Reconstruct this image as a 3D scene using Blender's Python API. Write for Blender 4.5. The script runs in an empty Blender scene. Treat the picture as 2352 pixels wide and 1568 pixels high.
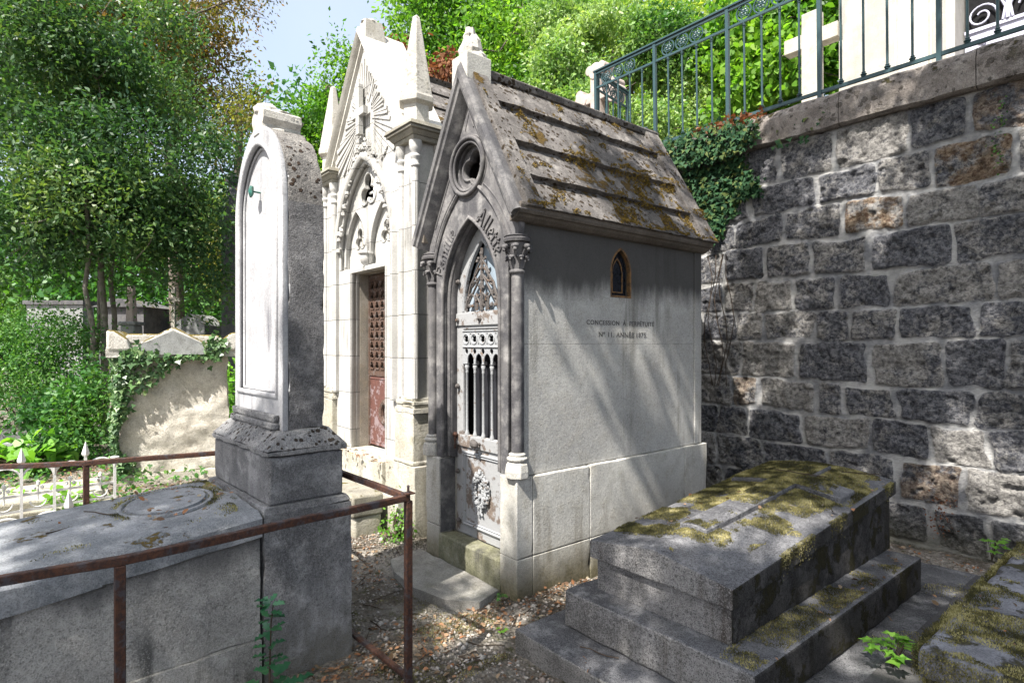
import bpy, bmesh, math, random
import numpy as np
from mathutils import Vector, Matrix
from math import pi, sin, cos, radians, atan2, sqrt, tan
random.seed(7); rng = np.random.default_rng(7)
S = bpy.context.scene; COL = S.collection
R = random.random
def U(a, b): return a + (b - a) * random.random()

# ------------------------------------------------------------------ camera model (used to place far things)
F_, CX, CY, YAW, EYE = 1340., 1176., 790., radians(50.5), 1.6
FW = (-sin(YAW), cos(YAW)); RT = (cos(YAW), sin(YAW))
def at(px, py, t):
    a = (px - CX) / F_; b = -(py - CY) / F_
    return Vector(((FW[0] + a * RT[0]) * t, (FW[1] + a * RT[1]) * t, EYE + b * t))

# ------------------------------------------------------------------ noise in numpy
def _hash(ix, iy, iz, seed):
    h = (ix.astype(np.int64) * 374761393 + iy.astype(np.int64) * 668265263 + iz.astype(np.int64) * 2147483647 + seed * 974711) & 0xffffffff
    h = ((h ^ (h >> 13)) * 1274126177) & 0xffffffff
    h = (h ^ (h >> 16)) & 0xffffff
    return h / float(0xffffff)
def vnoise(x, y, z=None, seed=0):
    x = np.asarray(x, float); y = np.asarray(y, float)
    z = np.zeros_like(x) if z is None else np.asarray(z, float)
    x0 = np.floor(x); y0 = np.floor(y); z0 = np.floor(z)
    fx = x - x0; fy = y - y0; fz = z - z0
    fx = fx * fx * (3 - 2 * fx); fy = fy * fy * (3 - 2 * fy); fz = fz * fz * (3 - 2 * fz)
    r = 0
    for dx in (0, 1):
        for dy in (0, 1):
            for dz in (0, 1):
                w = (fx if dx else 1 - fx) * (fy if dy else 1 - fy) * (fz if dz else 1 - fz)
                r = r + w * _hash(x0 + dx, y0 + dy, z0 + dz, seed)
    return r
def fbm(x, y, z=None, o=4, seed=0):
    r = 0; a = 1; t = 0
    for i in range(o):
        f = 2 ** i
        r = r + a * vnoise(np.asarray(x) * f, np.asarray(y) * f, None if z is None else np.asarray(z) * f, seed + i * 17); t += a; a *= .5
    return r / t

# ------------------------------------------------------------------ materials
MATS = {}
class NB:
    def __init__(s, name):
        s.m = bpy.data.materials.new(name); s.m.use_nodes = True
        s.t = s.m.node_tree; s.n = s.t.nodes; s.n.clear(); s.out = s.n.new('ShaderNodeOutputMaterial')
        s.tc = s.n.new('ShaderNodeTexCoord')
    def L(s, a, b): s.t.links.new(a, b)
    def val(s, sock, v):
        if hasattr(v, 'is_output') or isinstance(v, bpy.types.NodeSocket): s.L(v, sock)
        else: sock.default_value = v
    def map(s, sc=(1, 1, 1), rot=(0, 0, 0), loc=(0, 0, 0)):
        n = s.n.new('ShaderNodeMapping'); s.L(s.tc.outputs['Object'], n.inputs[0])
        n.inputs['Scale'].default_value = sc; n.inputs['Rotation'].default_value = rot; n.inputs['Location'].default_value = loc
        return n.outputs[0]
    def noise(s, scale, detail=6, rough=.6, vec=None, dist=0):
        n = s.n.new('ShaderNodeTexNoise'); s.L(vec or s.tc.outputs['Object'], n.inputs['Vector'])
        n.inputs['Scale'].default_value = scale; n.inputs['Detail'].default_value = detail; n.inputs['Roughness'].default_value = rough; n.inputs['Distortion'].default_value = dist
        return n.outputs['Fac']
    def voro(s, scale, vec=None, feat='F1', rnd=1):
        n = s.n.new('ShaderNodeTexVoronoi'); s.L(vec or s.tc.outputs['Object'], n.inputs['Vector']); n.feature = feat
        n.inputs['Scale'].default_value = scale; n.inputs['Randomness'].default_value = rnd
        return n.outputs['Distance']
    def ramp(s, f, stops):
        n = s.n.new('ShaderNodeValToRGB'); s.L(f, n.inputs[0]); e = n.color_ramp.elements
        while len(e) > 1: e.remove(e[-1])
        for i, (p, c) in enumerate(stops):
            q = e[0] if i == 0 else e.new(p)
            q.position = p; q.color = c if len(c) == 4 else (*c, 1)
        return n.outputs[0]
    def step(s, f, a, b):
        n = s.n.new('ShaderNodeMapRange'); s.L(f, n.inputs[0]); n.inputs[1].default_value = a; n.inputs[2].default_value = b; n.inputs[3].default_value = 0; n.inputs[4].default_value = 1
        n.interpolation_type = 'SMOOTHSTEP'
        return n.outputs[0]
    def math(s, op, a, b=0.):
        n = s.n.new('ShaderNodeMath'); n.operation = op; s.val(n.inputs[0], a); s.val(n.inputs[1], b); return n.outputs[0]
    def mix(s, f, a, b, mode='MIX'):
        n = s.n.new('ShaderNodeMix'); n.data_type = 'RGBA'; n.blend_type = mode
        s.val(n.inputs[0], f)
        for sk, v in ((n.inputs[6], a), (n.inputs[7], b)):
            if isinstance(v, tuple): sk.default_value = (*v[:3], 1)
            else: s.L(v, sk)
        return n.outputs[2]
    def attr(s, nm):
        n = s.n.new('ShaderNodeAttribute'); n.attribute_name = nm; return n
    def nz(s):
        g = s.n.new('ShaderNodeNewGeometry'); x = s.n.new('ShaderNodeSeparateXYZ'); s.L(g.outputs['True Normal'], x.inputs[0]); return x.outputs[2]
    def sep(s):
        x = s.n.new('ShaderNodeSeparateXYZ'); s.L(s.tc.outputs['Object'], x.inputs[0]); return x.outputs
    def bump(s, h, st=.5, d=.01, prev=None):
        n = s.n.new('ShaderNodeBump'); n.inputs['Strength'].default_value = st; n.inputs['Distance'].default_value = d; s.L(h, n.inputs['Height'])
        if prev: s.L(prev, n.inputs['Normal'])
        return n.outputs[0]
    def bsdf(s, col, rough=.85, nrm=None, metal=0, spec=.3):
        n = s.n.new('ShaderNodeBsdfPrincipled'); s.val(n.inputs['Base Color'], (*col, 1) if isinstance(col, tuple) and len(col) == 3 else col)
        s.val(n.inputs['Roughness'], rough); n.inputs['Metallic'].default_value = metal
        n.inputs['Specular IOR Level'].default_value = spec
        if nrm: s.L(nrm, n.inputs['Normal'])
        return n
    def fin(s, sh): s.L(sh.outputs[0], s.out.inputs[0]); MATS[s.m.name] = s.m; return s.m

def stone(name, c1, c2, c3, streak=0., streakc=(.03, .03, .032), spots=0., spotc=(.03, .025, .018), moss=0., mossc=(.19, .17, .035), grain=.5, pits=.4, lowgreen=0., big=2.5, rough=.9, spotscale=26, bumpd=.006, mossz=.45, topspots=False, spotd=.3, soot_shade=None, fine=.5, joints=None):
    b = NB(name)
    n1 = b.noise(big, 8, .62, dist=.3); n2 = b.noise(55, 5, .7); n3 = b.noise(9, 6, .65)
    col = b.mix(b.step(n1, .34, .66), c1, c2)
    col = b.mix(b.math('MULTIPLY', b.step(n3, .45, .75), .8), col, c3)
    col = b.mix(b.math('MULTIPLY', b.step(n2, .48, .72), grain), col, tuple(x * .35 for x in c1))
    col = b.mix(b.math('MULTIPLY', b.step(n2, .48, .28), grain * .6), col, tuple(min(.85, x * 1.5) for x in c2))
    if streak:
        ns = b.noise(1., 6, .6, vec=b.map((7, 7, .7))); nb = b.noise(1.3, 4, .5)
        f = b.math('MULTIPLY', b.step(ns, .5, .68), b.step(nb, .4, .62))
        col = b.mix(b.math('MULTIPLY', f, streak), col, streakc)
    n4 = b.noise(170, 3, .6)
    col = b.mix(b.math('MULTIPLY', b.step(n4, .53, .66), fine), col, tuple(x * .4 for x in c1))
    col = b.mix(b.math('MULTIPLY', b.step(n4, .47, .36), fine * .6), col, tuple(min(.8, x * 1.45) for x in c2))
    if joints:
        sp_ = b.sep(); cb = b.n.new('ShaderNodeCombineXYZ'); b.L(b.math('ADD', sp_[0], sp_[1]), cb.inputs[0]); b.L(sp_[2], cb.inputs[1])
        br = b.n.new('ShaderNodeTexBrick'); b.L(cb.outputs[0], br.inputs['Vector']); br.inputs['Scale'].default_value = 1; br.inputs['Mortar Size'].default_value = .0035; br.inputs['Mortar Smooth'].default_value = .3
        br.inputs['Brick Width'].default_value = joints[0]; br.inputs['Row Height'].default_value = joints[1]; br.inputs['Color1'].default_value = (1, 1, 1, 1); br.inputs['Color2'].default_value = (.86, .86, .85, 1)
        col = b.mix(1., col, br.outputs['Color'], 'MULTIPLY'); col = b.mix(b.math('MULTIPLY', br.outputs['Fac'], .75), col, tuple(x * .35 for x in c1))
    if soot_shade:
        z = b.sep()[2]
        f = b.step(b.math('ADD', z, b.math('MULTIPLY', b.math('SUBTRACT', b.noise(1., 5, .6, vec=b.map((5, 5, 1.2))), .5), .35)), soot_shade[0], soot_shade[1])
        col = b.mix(b.math('MULTIPLY', f, soot_shade[2]), col, soot_shade[3])
    h = b.math('ADD', b.math('ADD', b.math('MULTIPLY', n2, grain), b.math('MULTIPLY', n4, fine * .5)), b.math('MULTIPLY', n3, .6))
    if pits:
        pv = b.step(b.noise(90, 3, .6), .62, .75)
        h = b.math('SUBTRACT', h, b.math('MULTIPLY', pv, pits))
        col = b.mix(b.math('MULTIPLY', pv, pits * .7), col, tuple(x * .3 for x in c1))
    if lowgreen:
        z = b.sep()[2]
        f = b.math('MULTIPLY', b.step(b.math('ADD', z, b.math('MULTIPLY', n3, .35)), .55, .12), lowgreen)
        col = b.mix(f, col, b.mix(b.step(n2, .4, .6), (.085, .075, .035), (.15, .13, .075)))
    if spots:
        sp = b.math('ADD', b.voro(spotscale), b.math('MULTIPLY', b.math('SUBTRACT', b.noise(60, 3), .5), .45))
        sz = b.math('ADD', b.math('MULTIPLY', b.step(b.noise(3.2, 5, .65), .40, .64), spotd), .10)
        f = b.step(b.math('SUBTRACT', sp, sz), .05, -.04)
        if topspots: f = b.math('MULTIPLY', f, b.step(b.nz(), .05, .4))
        f = b.math('MULTIPLY', f, spots)
        col = b.mix(f, col, spotc); h = b.math('ADD', h, b.math('MULTIPLY', f, 1.2))
    if moss:
        mn = b.noise(5.5, 8, .7)
        f = b.math('MULTIPLY', b.step(mn, .62 - .25 * moss, .66 - .2 * moss), b.step(b.nz(), mossz, mossz + .3))
        mc = b.mix(b.noise(70, 3), mossc, tuple(x * .35 for x in mossc))
        col = b.mix(f, col, mc); h = b.math('ADD', h, b.math('MULTIPLY', b.math('MULTIPLY', f, b.noise(120, 3)), 2.5))
    nr = b.bump(h, .9, bumpd)
    return b.fin(b.bsdf(col, rough, nr, spec=.25))

stone('dark_gable_stone', (.06, .06, .066), (.15, .145, .145), (.33, .32, .31), streak=.7, streakc=(.03, .03, .034), grain=.3, pits=.2, big=2.6, bumpd=.003, fine=.3)
stone('dark_moulding_stone', (.07, .068, .073), (.14, .135, .135), (.30, .29, .28), streak=.6, grain=.3, pits=.15, big=3.2, bumpd=.003, fine=.3)
stone('side_render', (.33, .325, .31), (.45, .445, .42), (.36, .345, .31), streak=1., streakc=(.2, .195, .175), grain=.35, pits=.4, big=1.7, bumpd=.007, fine=.4, lowgreen=0., soot_shade=(1.86, 2.06, .9, (.04, .039, .038)))  # dark upper band: soot plus the eave's shadow painted into the colour
stone('soffit_stone', (.10, .085, .07), (.16, .14, .12), (.08, .07, .06), grain=.3, streak=.4)
stone('plinth_stone', (.40, .39, .36), (.52, .51, .47), (.34, .32, .27), streak=.6, streakc=(.2, .18, .14), grain=.3, pits=.6, lowgreen=.95, big=1.8, bumpd=.009, fine=.45)
stone('step_stone', (.10, .10, .06), (.20, .195, .13), (.28, .27, .22), grain=.45, pits=.4, big=5, streak=.8)
stone('roof_stone', (.085, .078, .074), (.15, .138, .13), (.32, .30, .28), streak=.6, streakc=(.04, .036, .032), spots=.95, spotc=(.03, .02, .01), moss=.26, mossc=(.15, .095, .022), grain=.5, pits=.4, big=3.2, spotscale=24, mossz=.05, bumpd=.012, spotd=.34)
stone('white_stone', (.38, .375, .36), (.50, .495, .48), (.38, .37, .35), streak=1., streakc=(.13, .125, .115), grain=.25, pits=.35, big=2.6, bumpd=.004, fine=.3, joints=(.62, .37))
stone('white_stone_weathered', (.42, .40, .36), (.62, .6, .55), (.5, .48, .43), streak=.5, streakc=(.2, .19, .17), grain=.2, pits=.3, big=2.8, bumpd=.004)
stone('jamb_stone', (.2, .18, .15), (.33, .30, .26), (.26, .22, .16), streak=.5, grain=.2, pits=.3)
stone('white_plinth', (.36, .34, .28), (.52, .5, .44), (.3, .28, .2), streak=.6, grain=.4, pits=.7, lowgreen=.5, bumpd=.018, fine=.4)
stone('cornice_stone', (.17, .16, .135), (.3, .285, .24), (.22, .2, .14), streak=.4, grain=.25, pits=.2, moss=.25, mossc=(.2, .17, .04))
stone('pinnacle_stone', (.36, .345, .31), (.5, .48, .44), (.3, .28, .23), streak=.5, streakc=(.14, .13, .11), spots=.25, grain=.3, pits=.4)
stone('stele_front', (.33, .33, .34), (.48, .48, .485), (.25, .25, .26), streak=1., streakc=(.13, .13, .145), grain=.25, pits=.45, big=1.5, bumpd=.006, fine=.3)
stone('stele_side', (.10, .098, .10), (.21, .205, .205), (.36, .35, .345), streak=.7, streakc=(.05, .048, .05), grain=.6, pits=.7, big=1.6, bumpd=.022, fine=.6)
stone('stele_crest', (.12, .115, .11), (.24, .225, .21), (.36, .34, .31), spots=1., spotscale=26, spotc=(.045, .03, .02), moss=.10, mossc=(.16, .09, .03), mossz=-.2, grain=.6, pits=.6, bumpd=.03, spotd=.32)
stone('stele_cap', (.17, .17, .175), (.3, .3, .3), (.42, .41, .395), spots=.95, spotscale=30, spotc=(.04, .03, .022), topspots=True, grain=.6, pits=.6, bumpd=.025, spotd=.26, fine=.7)
stone('stele_base', (.12, .12, .124), (.24, .24, .243), (.42, .42, .42), streak=.9, streakc=(.05, .05, .053), grain=.5, pits=.6, lowgreen=.45, big=2.6, bumpd=.018, fine=.6)
stone('ledger_stone', (.14, .15, .16), (.25, .26, .275), (.35, .355, .36), grain=.4, pits=.15, moss=.06, mossc=(.17, .12, .03), big=3.5, bumpd=.005, streak=.2, fine=.5)
stone('chest_stone', (.26, .25, .235), (.39, .38, .355), (.45, .435, .405), streak=1., streakc=(.05, .05, .05), grain=.5, pits=.4, big=1.4, lowgreen=.2, bumpd=.014, fine=.6, soot_shade=(.52, .66, .75, (.06, .06, .062)))
stone('tomb_granite', (.10, .098, .10), (.24, .235, .23), (.36, .35, .345), streak=.9, streakc=(.05, .038, .028), spots=.25, grain=.7, pits=.5, big=2.6, lowgreen=.15, bumpd=.012, fine=.9, spotd=.12)
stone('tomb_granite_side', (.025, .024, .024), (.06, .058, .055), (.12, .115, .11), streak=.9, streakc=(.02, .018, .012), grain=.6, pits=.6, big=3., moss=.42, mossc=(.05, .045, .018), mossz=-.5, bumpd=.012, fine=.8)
stone('tomb_top', (.065, .065, .07), (.15, .15, .157), (.3, .3, .305), grain=.6, pits=.5, big=1.8, moss=.0, bumpd=.008, fine=.9, streak=.3, streakc=(.03, .03, .03))
stone('ledge_stone', (.13, .13, .14), (.26, .26, .28), (.18, .18, .19), grain=.4, pits=.4, moss=.45, mossc=(.12, .11, .055), mossz=.2, bumpd=.012)
stone('paving', (.06, .06, .064), (.13, .125, .125), (.09, .09, .09), grain=.4, pits=.3, moss=.15, mossc=(.12, .1, .03), big=2)
stone('concrete', (.2, .19, .175), (.33, .32, .29), (.16, .15, .12), grain=.4, pits=.5, big=4, bumpd=.01)
stone('old_render', (.5, .46, .38), (.70, .66, .57), (.34, .31, .25), streak=.5, streakc=(.2, .17, .12), grain=.4, pits=.8, big=4, bumpd=.05, moss=.2, fine=.5)
stone('old_cap', (.46, .44, .39), (.62, .6, .55), (.33, .3, .25), grain=.4, pits=.5, moss=.72, mossc=(.32, .25, .07), mossz=.25, bumpd=.02, streak=.5)
stone('coping_stone', (.12, .105, .095), (.24, .215, .195), (.36, .335, .31), streak=.5, spots=.6, spotscale=16, grain=.5, pits=.5, moss=.25, mossc=(.08, .07, .025), mossz=-.1, big=2.6, bumpd=.016, fine=.6)
stone('cream_stone', (.34, .33, .30), (.44, .43, .40), (.29, .28, .25), streak=.8, streakc=(.2, .19, .17), grain=.15, pits=.2, big=1.2, bumpd=.003, fine=.15)
stone('cross_stone', (.38, .35, .29), (.5, .48, .42), (.3, .28, .23), streak=.5, streakc=(.2, .18, .15), grain=.2, pits=.3, fine=.2)
stone('pink_stone', (.36, .3, .27), (.5, .43, .39), (.28, .24, .22), streak=.5, streakc=(.17, .12, .12), grain=.25, pits=.3)
stone('far_wall_stone', (.2, .21, .21), (.32, .33, .32), (.13, .13, .12), streak=.6, grain=.3, moss=.3)
stone('far_dark_stone', (.07, .07, .075), (.13, .13, .135), (.17, .16, .15), streak=.4, grain=.2, moss=.3)

def simple(name, c, rough=.7, metal=0, c2=None, sc=30, bumpd=0, spec=.3):
    b = NB(name); n = b.noise(sc, 5, .6)
    col = b.mix(b.step(n, .35, .65), c, c2 or tuple(x * .6 for x in c))
    nr = b.bump(n, .8, bumpd) if bumpd else None
    return b.fin(b.bsdf(col, rough, nr, metal, spec))
def rusty(name, paint, rust=(.16, .05, .02), rust2=(.05, .022, .014), amt=.5, sc=12, bumpd=.003, rough=.75):
    b = NB(name); n = b.noise(sc, 8, .7); m = b.noise(sc * 4, 5, .7)
    rc = b.mix(b.step(m, .35, .65), rust, rust2)
    f = b.step(n, .78 - amt * .6, .84 - amt * .6)
    col = b.mix(f, paint, rc)
    col = b.mix(b.math('MULTIPLY', b.step(m, .55, .7), .35), col, tuple(x * .6 for x in paint))
    return b.fin(b.bsdf(col, b.math('ADD', b.math('MULTIPLY', f, .15), rough - .15), b.bump(b.math('ADD', n, m), .8, bumpd)))
rusty('rusty_iron', (.05, .042, .046), (.085, .036, .02), (.035, .02, .017), amt=.6, sc=16, bumpd=.004)
rusty('door_paint_pale', (.30, .305, .31), (.2, .16, .13), (.12, .095, .08), amt=.42, sc=7, bumpd=.003)
rusty('door_iron_pale', (.3, .31, .32), (.22, .15, .1), (.12, .09, .07), amt=.35, sc=25, bumpd=.003)
rusty('door_iron_dark', (.1, .09, .085), (.16, .09, .05), (.06, .045, .035), amt=.4, sc=25, bumpd=.004)
rusty('rusty_grille', (.12, .095, .085), (.11, .065, .045), (.06, .038, .03), amt=.6, sc=20, bumpd=.003)
rusty('door_paint_red', (.22, .17, .175), (.13, .06, .048), (.09, .04, .033), amt=.6, sc=9, bumpd=.002)
rusty('green_rail_paint', (.035, .07, .078), (.06, .05, .045), (.03, .035, .035), amt=.22, sc=14, rough=.5, bumpd=.001)
rusty('white_iron', (.62, .62, .6), (.3, .2, .14), (.2, .14, .1), amt=.2, sc=20)
rusty('lilac_iron', (.5, .5, .62), (.4, .36, .42), (.3, .28, .34), amt=.2, sc=20)
simple('dark_void', (.012, .012, .014), 1)
simple('dark_glass', (.015, .018, .025), .15)
simple('grey_glass', (.03, .032, .038), .5, c2=(.018, .018, .022), sc=3)
simple('pale_glass', (.34, .4, .46), .4, c2=(.26, .32, .38), sc=4)
simple('verdigris', (.03, .16, .13), .6, metal=.2, c2=(.05, .09, .07))
simple('copper_trim', (.2, .11, .045), .7, c2=(.08, .05, .03), bumpd=.002)
simple('bark', (.15, .125, .10), .9, c2=(.07, .06, .05), sc=14, bumpd=.02)
simple('bark_pale', (.22, .2, .17), .9, c2=(.12, .105, .09), sc=10, bumpd=.01)
simple('twig', (.07, .05, .035), .9)

def leafmat(name, cols, trans=.35, rough=.45, tcol=None, spec=.5):
    b = NB(name); a = b.attr('tint').outputs['Fac']
    n = len(cols); col = b.ramp(a, [(i / max(1, n - 1), c) for i, c in enumerate(cols)])
    p = b.bsdf(col, rough, spec=spec)
    t = b.n.new('ShaderNodeBsdfTranslucent')
    tc = b.mix(1., col, tcol or (1.5, 1.6, .6), 'MULTIPLY'); b.L(tc, t.inputs[0])
    m = b.n.new('ShaderNodeMixShader'); m.inputs[0].default_value = trans; b.L(p.outputs[0], m.inputs[1]); b.L(t.outputs[0], m.inputs[2])
    return b.fin(m)
leafmat('holly_leaves', [(.018, .055, .025), (.04, .10, .04), (.075, .15, .055), (.14, .20, .06)], .38, .45, spec=.35)
leafmat('brown_leaves', [(.05, .07, .015), (.12, .11, .02), (.20, .10, .025), (.12, .15, .025)], .45)
leafmat('yellow_leaves', [(.09, .14, .02), (.17, .19, .03), (.25, .22, .05), (.12, .17, .03)], .45)
leafmat('green_leaves', [(.045, .13, .02), (.10, .23, .03), (.17, .32, .045), (.26, .40, .06)], .5, spec=.3)
leafmat('lime_leaves', [(.13, .23, .04), (.24, .36, .06), (.34, .44, .09), (.42, .48, .14)], .5, spec=.3)
leafmat('creeper_leaves', [(.05, .14, .03), (.13, .25, .07), (.24, .36, .13), (.36, .46, .2)], .35, .4, spec=.35)
leafmat('ivy_leaves', [(.012, .04, .018), (.025, .07, .03), (.04, .095, .035), (.12, .14, .04)], .15, .65, spec=.15)
leafmat('pale_ivy_leaves', [(.03, .08, .025), (.07, .15, .05), (.12, .22, .08), (.24, .32, .15)], .25, .4)
leafmat('shrub_leaves', [(.025, .085, .025), (.05, .15, .035), (.09, .21, .045), (.16, .28, .08)], .35, .45, spec=.3)
leafmat('bright_leaves', [(.1, .25, .03), (.17, .36, .05), (.22, .42, .06)], .45)
leafmat('sapling_leaves', [(.02, .08, .04), (.035, .13, .06), (.07, .2, .08)], .15, .28)
leafmat('dry_leaves', [(.11, .04, .016), (.19, .07, .03), (.26, .12, .05), (.12, .055, .03)], .3, .8, tcol=(1.3, 1, .7))
leafmat('litter', [(.08, .05, .03), (.16, .09, .05), (.24, .17, .10), (.32, .14, .06), (.36, .31, .22)], .2, .8, tcol=(1.2, 1, .7))
leafmat('moss_tufts', [(.055, .052, .02), (.14, .125, .045), (.27, .24, .095), (.45, .40, .22)], .3, .9)
leafmat('roof_moss', [(.05, .04, .01), (.12, .08, .015), (.2, .13, .02), (.26, .18, .03)], .1, .9)
leafmat('pebbles_mat', [(.14, .125, .11), (.27, .245, .21), (.42, .39, .35), (.2, .15, .12)], 0., .9)
# ground
b = NB('ground_soil')
n = b.noise(2.2, 8, .65); m = b.noise(45, 5, .7); k = b.voro(38); q = b.noise(11, 6, .7)
col = b.mix(b.step(n, .4, .62), (.13, .11, .085), (.32, .295, .255))
col = b.mix(b.math('MULTIPLY', b.step(k, .35, .1), .6), col, (.36, .33, .29))
col = b.mix(b.math('MULTIPLY', b.step(m, .5, .7), .7), col, (.05, .035, .025))
col = b.mix(b.math('MULTIPLY', b.step(q, .56, .66), .8), col, (.075, .075, .025))
b.fin(b.bsdf(col, .95, b.bump(b.math('ADD', b.math('ADD', m, q), b.math('MULTIPLY', k, -1.2)), 1., .03)))
# retaining wall masonry: what is stone and what is mortar comes from the mesh
b = NB('masonry')
blk = b.attr('blk').outputs['Fac']; tone = b.attr('tone').outputs['Fac']; oc = b.attr('ochre').outputs['Fac']
n1 = b.noise(5, 9, .72); n2 = b.noise(34, 6, .75); n3 = b.noise(1.1, 4, .5); n4 = b.noise(80, 4, .7)
dk = b.mix(b.step(n2, .38, .62), (.055, .058, .070), (.21, .212, .225))
lt = b.mix(b.step(n2, .35, .62), (.15, .143, .138), (.40, .385, .36))
f = b.step(b.math('ADD', b.math('ADD', b.math('MULTIPLY', n1, .7), b.math('MULTIPLY', n2, .3)), b.math('MULTIPLY', tone, .20)), .53, .66)
sc = b.mix(f, dk, lt)
och = b.mix(b.step(n2, .4, .6), (.12, .075, .05), (.30, .23, .16))
sc = b.mix(b.math('MULTIPLY', oc, b.step(n1, .42, .54)), sc, och)
sc = b.mix(b.math('MULTIPLY', b.step(b.noise(60, 4, .7), .60, .68), .6), sc, (.4, .38, .35))
sc = b.mix(b.step(n4, .60, .70), sc, (.02, .02, .02))
mo = b.mix(b.step(b.noise(3.5, 8, .65), .38, .60), (.19, .195, .205), (.42, .415, .40))
mo = b.mix(b.math('MULTIPLY', b.step(n3, .5, .62), .35), mo, (.075, .077, .087))
MOCOL = mo
col = b.mix(b.step(b.math('ADD', blk, b.math('MULTIPLY', b.math('SUBTRACT', n2, .5), .5)), .35, .6), mo, sc)
cr = b.step(b.noise(2.3, 8, .7), .52, .62)
col = b.mix(b.math('MULTIPLY', cr, .55), col, b.mix(.5, col, (.03, .032, .042)))
zz = b.sep()[2]
col = b.mix(b.math('MULTIPLY', b.step(b.math('ADD', zz, b.math('MULTIPLY', n1, .5)), .6, .2), .6), col, (.10, .095, .05))
h = b.math('ADD', b.math('MULTIPLY', n2, 1.), b.math('MULTIPLY', n4, .5))
h = b.math('MULTIPLY', h, b.math('ADD', b.math('MULTIPLY', blk, .7), .45))
b.fin(b.bsdf(col, .95, b.bump(h, 1., .035), spec=.2))

# ------------------------------------------------------------------ object helpers
ROOTM = {}
def wm(o): return ROOTM.get(o.name, Matrix.Identity(4)) if o else Matrix.Identity(4)
def thing(name, label, cat, loc=(0, 0, 0), rz=0, group=None):
    o = bpy.data.objects.new(name, None); COL.objects.link(o); o.location = loc; o.rotation_euler = (0, 0, rz)
    o.empty_display_size = .1
    ROOTM[o.name] = Matrix.Translation(loc) @ Matrix.Rotation(rz, 4, 'Z'); tag(o, label, cat, group); return o
def tag(o, label=None, cat=None, group=None, kind=None):
    if label: o['label'] = label
    if cat: o['category'] = cat
    if group: o['group'] = group
    if kind: o['kind'] = kind
    return o
def wear(me, amp=.004, chip=.05, step=.07, seed=0):
    bm = bmesh.new(); bm.from_mesh(me)
    for ax in range(3):
        lo = min(v.co[ax] for v in bm.verts); hi = max(v.co[ax] for v in bm.verts); k = int((hi - lo) / step)
        for i in range(1, k + 1):
            c = Vector((0, 0, 0)); c[ax] = lo + (hi - lo) * i / (k + 1) + .0013; nrm = Vector((0, 0, 0)); nrm[ax] = 1
            bmesh.ops.bisect_plane(bm, geom=bm.verts[:] + bm.edges[:] + bm.faces[:], plane_co=c, plane_no=nrm)
    bm.normal_update(); co = np.array([v.co[:] for v in bm.verts])
    a = fbm(co[:, 0] * 3.1, co[:, 1] * 3.1, co[:, 2] * 3.1, 3, seed) - .5; b_ = np.clip(fbm(co[:, 0] * 11, co[:, 1] * 11, co[:, 2] * 11, 3, seed + 3) - .52, 0, 1)
    N_ = [v.normal.copy() for v in bm.verts]; sh = [any(len(e.link_faces) == 2 and e.calc_face_angle(0) > .6 for e in v.link_edges) for v in bm.verts]
    for i, v in enumerate(bm.verts): v.co += N_[i] * (a[i] * amp * 2 - (b_[i] * chip if sh[i] else 0))
    bm.to_mesh(me); bm.free()
def link(name, me, mat=None, parent=None, smooth=False, bevel=0, segs=2, label=None, ang=35, worn=0, chip=.05, step=.07):
    if worn: wear(me, worn, chip, step, len(name)); smooth = smooth or 30
    o = bpy.data.objects.new(name, me); COL.objects.link(o)
    if mat and not me.materials: me.materials.append(MATS[mat])
    if parent:
        o.parent = parent; M = wm(parent); me.transform(M.inverted()); ROOTM[o.name] = M
    if smooth is True:
        me.polygons.foreach_set('use_smooth', [True] * len(me.polygons))
    elif smooth:
        me.polygons.foreach_set('use_smooth', [True] * len(me.polygons)); me.set_sharp_from_angle(angle=radians(smooth))
    if bevel:
        m = o.modifiers.new('bevel', 'BEVEL'); m.width = bevel; m.segments = segs; m.limit_method = 'ANGLE'; m.angle_limit = radians(ang); m.harden_normals = False
    if label: o['label'] = label
    return o
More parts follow.
